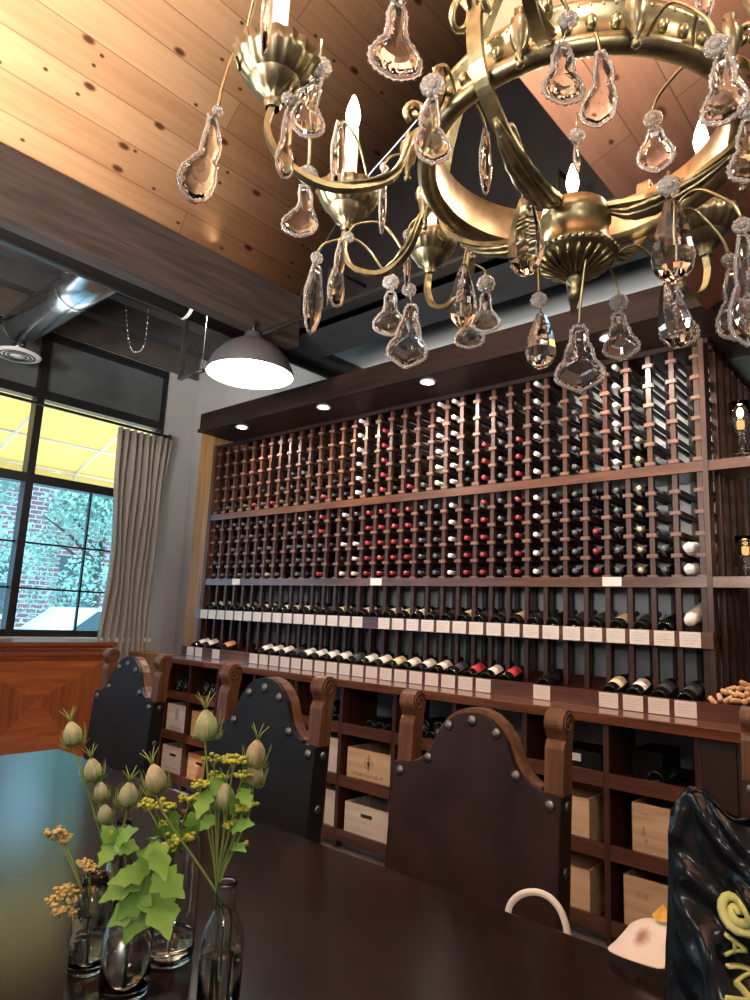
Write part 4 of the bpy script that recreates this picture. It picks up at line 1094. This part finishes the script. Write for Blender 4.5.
v4,p4=vase(217,1012,[(.029,0),(.032,.005),(.0325,.06),(.0325,.098),(.028,.115),(.019,.135),(.0155,.142),(.0155,.152),(.0172,.155),(.0155,.159),(.0172,.164),(.0155,.168),(.0165,.176),(.0165,.182)],'clear bottle with ridged neck standing nearest on the right',.085)
v5,p5=vase(112,938,[(.024,0),(.027,.004),(.0275,.10),(.022,.125),(.013,.15),(.0125,.185),(.0145,.19),(.0145,.20)],'slim clear bottle at the back of the vase group',.07)
def dep(p): 
    q=RM.transposed()@(p-CAM); return q.z
rf=random.Random(4)
def pod(b,c,r,spikes=True,fl=0,dirv=Vector((0,0,1))):
    z=dirv.normalized(); x=z.orthogonal().normalized(); y=z.cross(x); Rm=Matrix((x,y,z)).transposed().to_4x4()
    b.mat(1+fl)
    pr=[(.001,-1.0),(.45,-.9),(.85,-.5),(1.0,0),(.88,.5),(.5,.95),(.15,1.2),(.05,1.25)]
    b.lathe([(q*r*.86,s*r*1.15) for q,s in pr],20,Matrix.Translation(c)@Rm,cap=False,ruff=lambda k,a:.10*math.cos(5*a))
    b.mat(0)
    for k in range(5):
        a=2*PI*k/5; u=x*math.cos(a)+y*math.sin(a); p0=c+z*r*1.2; b.tube([p0,p0+z*r*.8+u*r*.3,p0+z*r*1.5+u*r*.85],[r*.07,r*.06,r*.02],5)
    for k in range(44):   # thread-like bracts
        a=rf.random()*2*PI; u=x*math.cos(a)+y*math.sin(a); h_=rf.uniform(.2,1.5)
        p0=c-z*r*1.1; b.tube([p0,p0+u*r*1.1+z*r*.5*h_,p0+u*r*(1.15+.3*rf.random())+z*r*1.5*h_],[r*.035,r*.032,r*.012],4)
def stem(b,pts,r=.0016): b.mat(0).tube(bez(pts,18),r,6)
def flower(label,base,d,spec,mats,group=None):
    """spec: list of (px,py,rpx,flush) heads; base: world foot of the stems"""
    t=thing('seed_head_stem',label,'flower',tuple(base),0,group); return t
def nigella(px,py,rpx,fl,foot,d,label,via=None,thr=(1,)):
    h=at(px,py,d); r=rpx*d/F; t=thing('nigella_stem',label,'flower',tuple(foot),0,'nigella seed heads in the vases')
    rel=h-foot; v=[Vector((0,0,0)),Vector((0,0,.12)) if foot.z<.9 else Vector((0,0,.02))]
    if via: v+=[at(*via)-foot]
    v+=[rel*.8+Vector((0,0,rel.z*.02)),rel-Vector((0,0,r))]
    b=MB(); b.tube(bez(v,24),.0017,6); b.build('stem',M['stem'],t)
    b=MB(); dv=(v[-1]-v[-2]).normalized()+Vector((0,0,.6)); pod(b,rel,r,True,fl,dv); b.build('seed_head',[M['stem'],M['pod'],M['podr']],t)
f4=Vector((p4.x,p4.y,TZ+.012)); d4=dep(f4)+.02
f5=Vector((p5.x,p5.y,TZ+.012)); d5=dep(f5)
f3=Vector((p3.x,p3.y,TZ+.012)); f2=Vector((p2.x,p2.y,TZ+.012)); f1=Vector((p1.x,p1.y,TZ+.012))
nk4=(217,893,d4); nk5=(110,862,d5)
for px,py,r,fl,lab in ((206,727,12.5,0,'tallest pale green spiky seed head in the right bottle'),(156,780,11.5,1,'green spiky seed head leaning left out of the right bottle'),(255,755,11,1,'topmost of two purplish seed heads on the right of the bouquet'),(254,775,10,1,'lower of two purplish seed heads on the right of the bouquet'),(225,798,10.5,0,'pale seed head low in the middle of the right bouquet')):
    nigella(px,py,r,fl,f4+Vector((rf.uniform(-.008,.008),rf.uniform(-.008,.008),0)),d4,lab,nk4)
for px,py,r,fl,lab in ((73,735,10,0,'topmost green seed head on the long left stem'),(93,771,9.5,0,'round green seed head second from top on the left'),(101,792,7.5,0,'small green seed head below the round one on the left'),(128,796,10.5,0,'spiky upright seed head right of the left stems'),(105,815,8,0,'wispy small seed head lowest on the left stems')):
    nigella(px,py,r,fl,f5+Vector((rf.uniform(-.006,.006),rf.uniform(-.006,.006),0)),d5,lab,nk5)
# yellow-green umbels and lobed leaves
def leafshape(b,c,L_,w_,dirv,nrm,lob=3,mi=1):
    z=dirv.normalized(); x=nrm.cross(z); x=x.normalized() if x.length>1e-4 else z.orthogonal(); n_=z.cross(x)
    N=30; vs=[];fs=[]
    for i in range(N+1):
        t=i/N; hw=w_*math.sin(PI*min(1,t**.8))*(1+.20*math.cos(t*lob*2*PI)+.05*math.cos(t*lob*6*PI))+.0006
        sag=-.22*L_*t*t
        for s in (-1,0,1): vs.append(c+z*(t*L_)+x*(s*hw)+n_*(sag+ (.10*hw if s else 0)))
    for i in range(N):
        for s in (0,1): a=i*3+s; fs.append((a,a+1,a+4,a+3))
    b.mat(mi).add(vs,fs,True)
def umbel(b,c,r,mi):
    b.mat(mi)
    for k in range(26):
        a=rf.random()*2*PI; q=r*1.15*math.sqrt(rf.random()); b.ball(c+Vector((q*math.cos(a),q*math.sin(a),rf.uniform(-.25,.3)*r)),r*rf.uniform(.2,.34),6,4,(1,1,.7))
def spray(label,foot,nk,d,heads,leaves,mt,name='umbel_spray'):
    t=thing(name,label,'flower',tuple(foot)); b=MB(); nkp=at(*nk)-foot
    hp=[at(x,y,d+rf.uniform(-.03,.03))-foot for x,y,_ in heads]
    for h in hp: b.tube(bez([Vector((0,0,0)),nkp,nkp+(h-nkp)*.55+Vector((0,0,.01)),h],20),.0014,5)
    b.build('stem',M['stem'],t)
    for h,(x,y,r) in zip(hp,heads):
        u=MB(); umbel(u,h,r*d/F,0)
        for k in range(5):
            a=2*PI*k/5; u.tube([h-Vector((0,0,r*d/F*.9)),h+Vector((math.cos(a)*r*d/F*.6,math.sin(a)*r*d/F*.6,0))],.0006,4)
        u.build('umbel',mt,t)
    for x,y,L_,w_,dx,dy in leaves:
        c=at(x,y,d+rf.uniform(-.03,.03)); e_=at(x+dx,y+dy,d+rf.uniform(-.05,.02)); q=MB()
        leafshape(q,c-foot,(e_-c).length,w_*d/F,e_-c,(CAM-c).normalized()+Vector((0,0,.5)),L_,0); q.build('leaf',M['leaf'],t)
spray('yellow-green flat umbels with lobed leaves on the right of the bouquet',f4,nk4,d4,
      [(214,758,10),(234,760,10),(243,775,8),(219,776,9),(199,784,9),(246,806,10),(232,824,8),(240,845,7)],
      [(222,775,3,7,-14,22),(230,800,3,9,14,14),(208,790,3,8,-10,24),(240,788,3,7,10,16),(214,815,3,6,-14,14),(230,850,3,7,10,-12),(232,828,3,8,16,-8)],M['umbel'])
spray('yellow-green umbels and lobed leaves left of the bouquet above the tall bottle',f3,(172,868,dep(f3)),dep(f3),
      [(152,802,9),(166,806,9),(191,798,10),(180,838,12),(172,846,10),(168,825,8),(146,806,7)],
      [(178,812,3,11,-12,26),(190,812,3,9,8,24),(168,825,3,12,-6,24),(182,830,3,12,10,22),(200,800,3,7,10,24)],M['umbel'])
spray('faded yellow-brown umbel heads drooping from the small left jar',f1,(88,915,dep(f1)),dep(f1),
      [(55,832,10),(62,838,8),(84,862,7),(90,868,7),(56,900,9),(66,890,10),(78,898,10),(72,910,9),(88,890,8),(60,912,7),(82,915,8)],
      [],M['dried'])
t=thing('leafy_sprig','sprig of large bright green lobed leaves in the short front bottle','plant',tuple(f2))
d2=dep(f2); nk=at(138,930,d2)-f2
b=MB(); b.tube(bez([Vector((0,0,0)),Vector((0,0,.1)),at(128,925,d2)-f2,at(150,880,d2)-f2,at(152,840,d2)-f2],24),.0026,6); b.tube(bez([Vector((0,0,0)),Vector((0,0,.1)),at(124,905,d2)-f2,at(112,870,d2)-f2,at(114,830,d2)-f2],24),.002,6); b.build('stem',M['stem'],t)
for x,y,dx,dy,w_ in ((152,878,-38,42,15),(152,880,-28,62,17),(154,872,28,20,14),(154,885,14,44,17),(150,868,-50,30,12),(152,845,-12,32,10),(150,870,-40,10,9),(152,842,12,28,11),(114,845,-12,14,8),(116,842,14,-14,8),(114,842,-10,-16,8),(116,845,22,2,8),(150,895,-46,30,12),(152,842,2,-16,6)):
    c=at(x,y,d2+rf.uniform(-.015,.015)); e_=at(x+dx,y+dy,d2-.04+rf.uniform(-.03,.03)); q=MB()
    leafshape(q,c-f2,(e_-c).length,w_*d2/F,e_-c,(CAM-c).normalized()+Vector((0,0,.4)),3,0); q.build('leaf',M['leaf'],t)
b=MB(); b.ball(at(110,832,d2)-f2,.009,10,7); b.build('bud',M['umbel'],t)
# ---------------------------------------------------------------- black plastic bag with lime print
bp=on(705,1040,2,.76)
BX,BY=-.155,.97
bag=thing('plastic_bag','glossy black plastic bag with lime lettering on the right of the table','bag',(BX,BY,TZ),math.radians(8))
from mathutils import noise
NX,NZ=70,64
def bagpt(u,v,side):
    # u across, v up ; side front/back
    z=v*.40; half=.175*(1-.10*v)-.03*max(0,v-.8)/.2*0
    x=(u*2-1)*half; th=.075*(1-v)**.7*math.sqrt(max(0,1-(u*2-1)**2))+.004
    y=-th if side==0 else th*.9
    n1=noise.noise(Vector((x*9,z*6,side*5+1)))*.018+noise.noise(Vector((x*22,z*14,side*9)))*.012+noise.noise(Vector((x*40,z*30,side*3)))*.009+abs(noise.noise(Vector((x*26+z*20,z*16,side*7))))*-.016
    n1+=.014*math.sin((x*1.2+z)*38+3*math.sin(z*9))*math.exp(-((u-.35)/.35)**2)
    top=-.13*max(0,(u-.03))*(v**2)+.006*math.sin(u*20)*v**6-.035*math.exp(-((u)/.05)**2)*v**8
    return Vector((x+.006*noise.noise(Vector((x*8,z*11,3))),y+(n1 if side==0 else -n1)*(.25+.75*min(1,4*u*(1-u)+.2)),max(0,z+top)))
b=MB()
for side in (0,1):
    vs=[bagpt(i/NX,k/NZ,side) for k in range(NZ+1) for i in range(NX+1)]; fs=[]
    for k in range(NZ):
        for i in range(NX): a=k*(NX+1)+i; fs.append((a,a+1,a+NX+2,a+NX+1))
    b.add(vs,fs,True)
b.build('bag_skin',M['plastic'],bag)
# top ear of the bag
b=MB(); vs=[];fs=[]
for k in range(9):
    for i in range(9):
        u,v=i/8,k/8; vs.append(Vector((-.145+.07*u+.01*v,.004*math.sin(u*9+v*4),(.350+.045*v*(1-.6*u))+.008*math.sin(u*7))))
for k in range(8):
    for i in range(8): a=k*9+i; fs.append((a,a+1,a+10,a+9))
b.add(vs,fs,True); o=b.build('bag_ear',M['plastic'],bag); md=o.modifiers.new('s','SOLIDIFY'); md.thickness=.002
def onbag(u,v,off=.0035): 
    p=bagpt(u,v,0); return p+Vector((0,-off,0))
def ink(b,pts,wd):
    P=[onbag(u,v) for u,v in pts]; b.tube(P,[wd]*len(P),6,flat=.35 if False else .4)
_U,_V=.25,.715
ltr=MB()
# swirl sign
ink(ltr,[(_U+(.008+.0062*k/3.2)*math.cos(k*.42)*1.0,_V+(.007+.0052*k/3.2)*math.sin(k*.42)) for k in range(29)],.0055)
ink(ltr,[(_U+.068,_V+.015),(_U+.08,_V+.035),(_U+.07,_V+.06)],.005)
# column of rotated letters below: A, M, F strokes
def stroke(seq,ox,oy,s):  # letters lying on their side
    for ln in seq: 
        pts=[]
        for (a,c),(e_,f_) in zip(ln,ln[1:]):
            for k in range(6): pts.append((a+(e_-a)*k/5,c+(f_-c)*k/5))
        ink(ltr,[(ox+s*q,oy-s*p*.9) for p,q in pts],.0058)
stroke([[(0,0),(.5,1),(1,0)],[(.25,.45),(.75,.45)]],.205,.635,.065)
stroke([[(0,0),(0,1),(.5,.3),(1,1),(1,0)]],.21,.55,.08)
stroke([[(0,0),(0,1),(1,1)],[(0,.5),(.7,.5)]],.225,.45,.08)
ltr.build('lime_lettering',M['lime'],bag)
q=MB(); vs=[onbag(.40+.075*math.cos(a)*r_,.56+.10*math.sin(a)*r_,.005) for r_ in (.01,.33,.66,1) for a in [2*PI*k/20 for k in range(20)]]
fs=[(j*20+k,j*20+(k+1)%20,(j+1)*20+(k+1)%20,(j+1)*20+k) for j in range(3) for k in range(20)]
q.add(vs,fs,True); q.build('pale_print',M['paper'],bag)
# ---------------------------------------------------------------- crumpled white paper at the table edge
pw=at(640,945,dep(Vector((-.5,1.33,.78))))
pp=thing('paper_wrapper','crumpled white paper wrapper with brown stain at the table edge beside the black bag','paper',(-.45,1.335,TZ))
def wr(px,py,off=0): return on(px,py,1,1.335+off)-Vector((-.45,1.335,TZ))
STAIN=tuple(wr(641,935,-.01))
b=MB(); 
rows=[[(604,949,-.03),(622,957,-.05),(642,964,-.05),(668,972,-.05)],[(612,944,.0),(626,944,-.02),(645,950,-.025),(668,956,-.02)],[(622,934,.02),(634,926,.01),(650,930,.0),(668,936,.0)],[(631,922,.03),(642,916,.03),(655,916,.03),(670,919,.03)],[(636,921,.06),(646,918,.06),(658,920,.07),(672,922,.07)]]
vs=[];fs=[]
for r_ in rows:
    for x,y,o_ in r_:
        p=wr(x,y,o_); p.z=max(p.z,.003); vs.append(p)
for k in range(4):
    for i in range(3): a=k*4+i; fs.append((a,a+1,a+5,a+4))
b.add(vs,fs,True); o=b.build('wrapper_sheet',papermat(),pp)
s_=o.modifiers.new('sub','SUBSURF'); s_.levels=s_.render_levels=3; md=o.modifiers.new('s','SOLIDIFY'); md.thickness=.0015
q=MB(); q.add([wr(652,915,.02),wr(663,905,.03),wr(672,914,.03),wr(672,924,.01),wr(656,921,.015)],[(0,1,2,3,4)]); o=q.build('yellow_flap',M['yellow'],pp); md=o.modifiers.new('s','SOLIDIFY'); md.thickness=.002
# ================================================================ LIGHT
def pt(name,loc,e,c=(1,.78,.52),r=.03):
    l=bpy.data.lights.new(name,'POINT'); l.energy=e; l.color=c; l.shadow_soft_size=r; o=bpy.data.objects.new(name,l); o.location=loc; col.objects.link(o); return o
def spot(name,loc,tgt,e,c,ang,bl=.5,r=.03):
    l=bpy.data.lights.new(name,'SPOT'); l.energy=e; l.color=c; l.spot_size=math.radians(ang); l.spot_blend=bl; l.shadow_soft_size=r
    o=bpy.data.objects.new(name,l); o.location=loc; o.rotation_euler=(Vector(tgt)-Vector(loc)).to_track_quat('-Z','Y').to_euler(); col.objects.link(o); return o
for a,R_,zb in ARMS: pt('candle_light',pol(R_,a,zb+.205),6.5,(1,.83,.64),.02)
UP=1.5
for g in GOB: pt('goblet_glow',g,.25,(1,.6,.25),.015)
pt('pendant_light',(pc_.x,pc_.y,pc_.z+.02),22,(1,.93,.84),.06)
for x in DLX: spot('downlight_spot',(x,3.17,2.79),(x+.12,3.55,1.6),30,(1,.85,.70),140,.85,.02)
# unseen spots added to brighten the pine vault, then point fill
for x,y,en in ((-1.3,-1.7,540),(-2.0,-.35,130),(-1.35,.0,150),(1.0,-1.7,220)): spot('vault_fill_spot',(x,y,1.9),(x-.2,y+1.6,4.5),en,(1,.91,.80),140,.7,.25)
for x,y in ((-4.0,-2.2),(-1.2,-2.4),(1.6,-1.6)): pt('room_fill_point',(x,y,2.5),30,(1,.91,.82),.2)  # added point lights without fixtures, general fill for the room
# uplights standing on the dark beam wash the pine vault
for i,y in enumerate((2.05,.75,-.55,-1.85,-3.15)):
    u=thing('beam_uplight',['small black uplight on top of the dark beam near the pendant lamp','small black uplight on the dark beam beyond the left photo edge'][min(i,1)],'uplight',(-3.215,y,3.4175),0,'uplights on the beam')
    q=MB(); q.box(-.022,.022,-.045,.045,0,.012); q.box(-.016,.016,-.04,.04,.012,.03); q.build('uplight_body',M['blackmetal'],u)
    spot('uplight_spot',(-3.19,y,3.47),(-2.35,y,4.15),UP,(1,.84,.66),160,.8,.05)
w=bpy.data.worlds.new('world'); sc.world=w; w.use_nodes=True
bgn=w.node_tree.nodes['Background']; bgn.inputs[0].default_value=(.80,.90,1.0,1); bgn.inputs[1].default_value=2.0
sn=bpy.data.lights.new('sun','SUN'); sn.energy=3.2; sn.color=(1,.96,.88); sn.angle=.01; so=bpy.data.objects.new('sun',sn); so.rotation_euler=Vector((-.35,.25,-1)).to_track_quat('-Z','Y').to_euler(); col.objects.link(so)
vs_=sc.view_settings; sc.display_settings.display_device='sRGB'; vs_.view_transform='Standard'; vs_.look='None'; vs_.exposure=0.9; vs_.gamma=1; vs_.use_curve_mapping=False
cy=sc.cycles; cy.use_denoising=True; cy.max_bounces=10; cy.transmission_bounces=10; cy.transparent_max_bounces=16; cy.glossy_bounces=4; cy.diffuse_bounces=4; cy.caustics_reflective=False; cy.caustics_refractive=False; cy.sample_clamp_indirect=6
